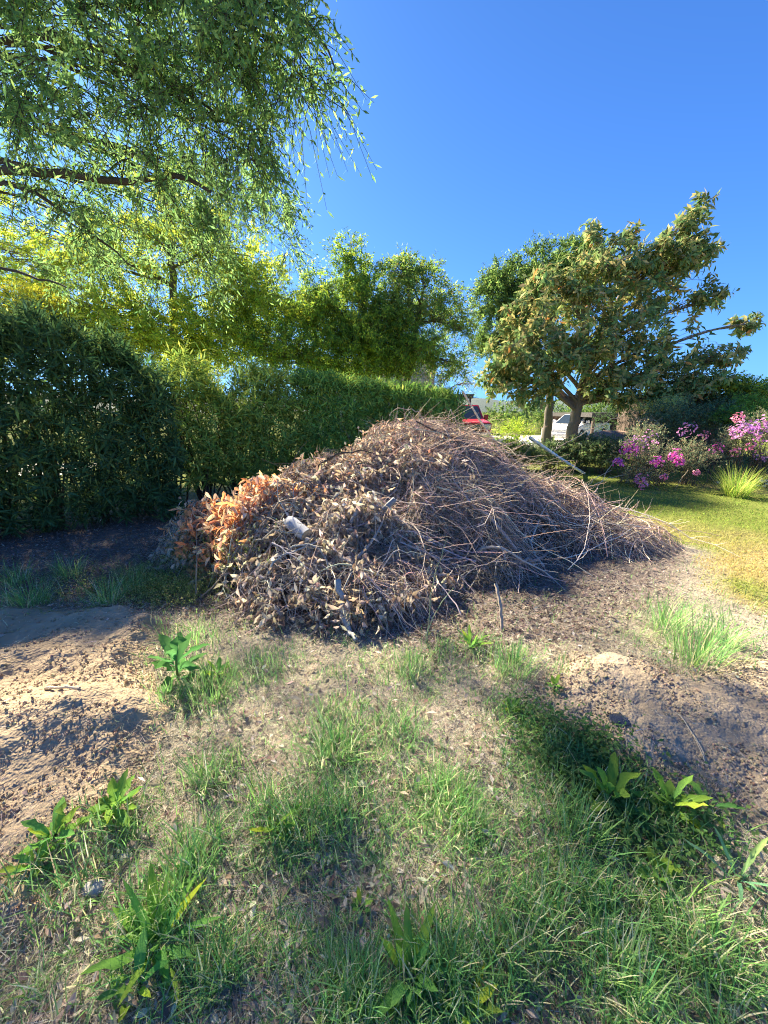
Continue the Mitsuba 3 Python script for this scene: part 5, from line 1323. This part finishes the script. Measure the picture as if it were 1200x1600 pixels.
# clumps of grass that stand out
for k, (px, py, n, L, lab) in enumerate([
        (325, 1085, 130, .24, 'thick green grass tuft right of the tall dock'), (520, 1185, 110, .20, 'green grass tuft left of the picture centre'), (1085, 1030, 260, .34, 'tall grass tuft between the right hand soil and the lawn'), (1040, 985, 160, .3, 'grass tuft behind the tall one by the right hand soil'), (1130, 1005, 120, .26, 'grass tuft right of the tall one, before the lawn'),
        (325, 1225, 46, .2, 'sunlit wispy grass tuft left of centre'), (480, 1300, 90, .19, 'backlit bright grass tuft left of centre'), (800, 1045, 150, .2, 'low grass tuft at the foot of the pile right of centre'), (640, 1045, 80, .2, 'grass tuft before the foot of the pile, centre'), (690, 1265, 90, .15, 'low grass tuft right of the picture centre'),
        (900, 1330, 80, .2, 'grass tuft left of the leafy weeds on the right'), (170, 955, 130, .3, 'pale arching grass tuft beside the left hand soil'), (50, 955, 200, .32, 'dark shaded grass tuft at the left edge below the hedge'), (110, 905, 160, .3, 'grass tuft in the hedge shade, second from the left edge'), (25, 915, 150, .3, 'grass tuft nearest the hedge foot at the left edge'), (205, 925, 120, .28, 'pale grass tuft at the left foot of the brush pile'), (1120, 1500, 90, .2, 'grass tuft at the lower right corner'), (960, 1470, 60, .19, 'wispy grass tuft in the lower right quarter'), (280, 1390, 80, .2, 'grass tuft just above the lower left rosette')]):
    g = gp(px, py)
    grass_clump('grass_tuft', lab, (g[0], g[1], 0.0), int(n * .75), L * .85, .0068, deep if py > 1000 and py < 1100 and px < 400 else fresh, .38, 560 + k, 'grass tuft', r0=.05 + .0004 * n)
stick('seed_stalk', 'tall thin pale green grass stalk before the middle of the pile', [gp(668, 1000), gp(668, 1000) + [.02, .02, .35], gp(668, 1000) + [.12, .06, .75]], .004, .0025, (.30, .33, .20), 580, cat_='grass', sides=5, wob=.003)
stick('seed_stalk', 'second thin grass stalk bending right before the middle of the pile', [gp(664, 1005), gp(664, 1005) + [.05, .0, .2], gp(664, 1005) + [.19, .02, .42]], .0035, .002, (.28, .34, .20), 581, cat_='grass', sides=5, wob=.003)
# quaking grass seed heads, dangling from thin stems
rng = np.random.default_rng(600)
for k, (px, py) in enumerate([(150, 1325), (165, 1310), (142, 1345), (185, 1330), (190, 1342), (175, 1340), (200, 1328), (205, 1335), (1022, 1378), (1100, 1440), (1112, 1468), (1010, 1410), (905, 1408), (1118, 1490), (605, 1448), (607, 1462), (1125, 1430), (1092, 1455)]):
    g = gp(px, py, .09)
    zz = float(surf_z(g[0], g[1]))
    side = 'lower left weeds' if px < 400 else 'bottom rosette' if px < 800 else 'right hand grass'
    t = thing('quaking_grass', f'thin stalk of quaking grass with a pale dangling seed head among the {side}', 'grass stalk', f'quaking grass stalks among the {side}')
    m = trimesh.creation.icosphere(subdivisions=1)
    v = np.array(m.vertices) * [.0045, .0045, .008]
    part(t, 'seed_head', (v + [g[0], g[1], .09], np.array(m.faces), np.tile((.52, .54, .36), (len(v), 1))), 'mat_dead')
    part(t, 'stem', tubes(np.array([[g[0] - .03, g[1] + .02, zz - .01], [g[0] - .015, g[1] + .01, .09], [g[0] - .004, g[1], .108], [g[0], g[1], .097]])[None], .0012, 4, np.array((.32, .34, .16))), 'mat_bark')

# small things on the soil
for k, (px, py, s, mat, name, lab, ct) in enumerate([(965, 1143, (.055, .04, .012), 'mat_plastic_black', 'plastic_scrap', 'dark blue black scrap of plastic half buried in the right hand soil', 'plastic scrap'), (147, 1393, (.035, .025, .02), 'mat_stone', 'grey_stone', 'pale grey stone among the weeds at the lower left', 'stone'), (800, 1157, (.014, .012, .01), 'mat_stone', 'grey_stone', 'small pale stone right of the picture centre', 'stone'), (1050, 1285, (.02, .015, .01), 'mat_stone', 'grey_stone', 'small stone on the right hand soil', 'stone')]):
    g = gp(px, py)
    m = trimesh.creation.icosphere(subdivisions=3)
    v = np.array(m.vertices)
    v = v * s * (.75 + .5 * meshkit.fbm(v * 1.8, 3, 600 + k))[:, None] + [g[0], g[1], float(surf_z(g[0], g[1])) + s[2] * .4]
    put(thing(name, lab, ct), (v, np.array(m.faces), None), mat)
for k, (a, b, lab) in enumerate([((1057, 1133), (1102, 1208), 'long dry straw lying on the right hand soil, upper of two'), ((1075, 1160), (1100, 1210), 'dry straw lying on the right hand soil, lower of two'), ((105, 1560), (172, 1600), 'dry twig lying at the lower left corner'), ((80, 1107), (135, 1120), 'pale wood sliver on the left hand soil'), ((20, 1450), (80, 1300), 'dry stalk lying on the left hand soil edge'), ((1075, 1240), (1095, 1285), 'bent straw on the soil beside the lance leaved weed')]):
    p, q = gp(*a), gp(*b)
    p[2], q[2] = float(surf_z(p[0], p[1])) + .008, float(surf_z(q[0], q[1])) + .008
    mid = (p + q) / 2
    mid[2] = max(mid[2], float(surf_z(mid[0], mid[1])) + .01)
    w = .010 if k == 3 else .003
    stick('dry_straw', lab, [p, mid, q], w, w * .6, (.46, .40, .30), 620 + k, K=6, cat_='straw', sides=5, wob=.002)
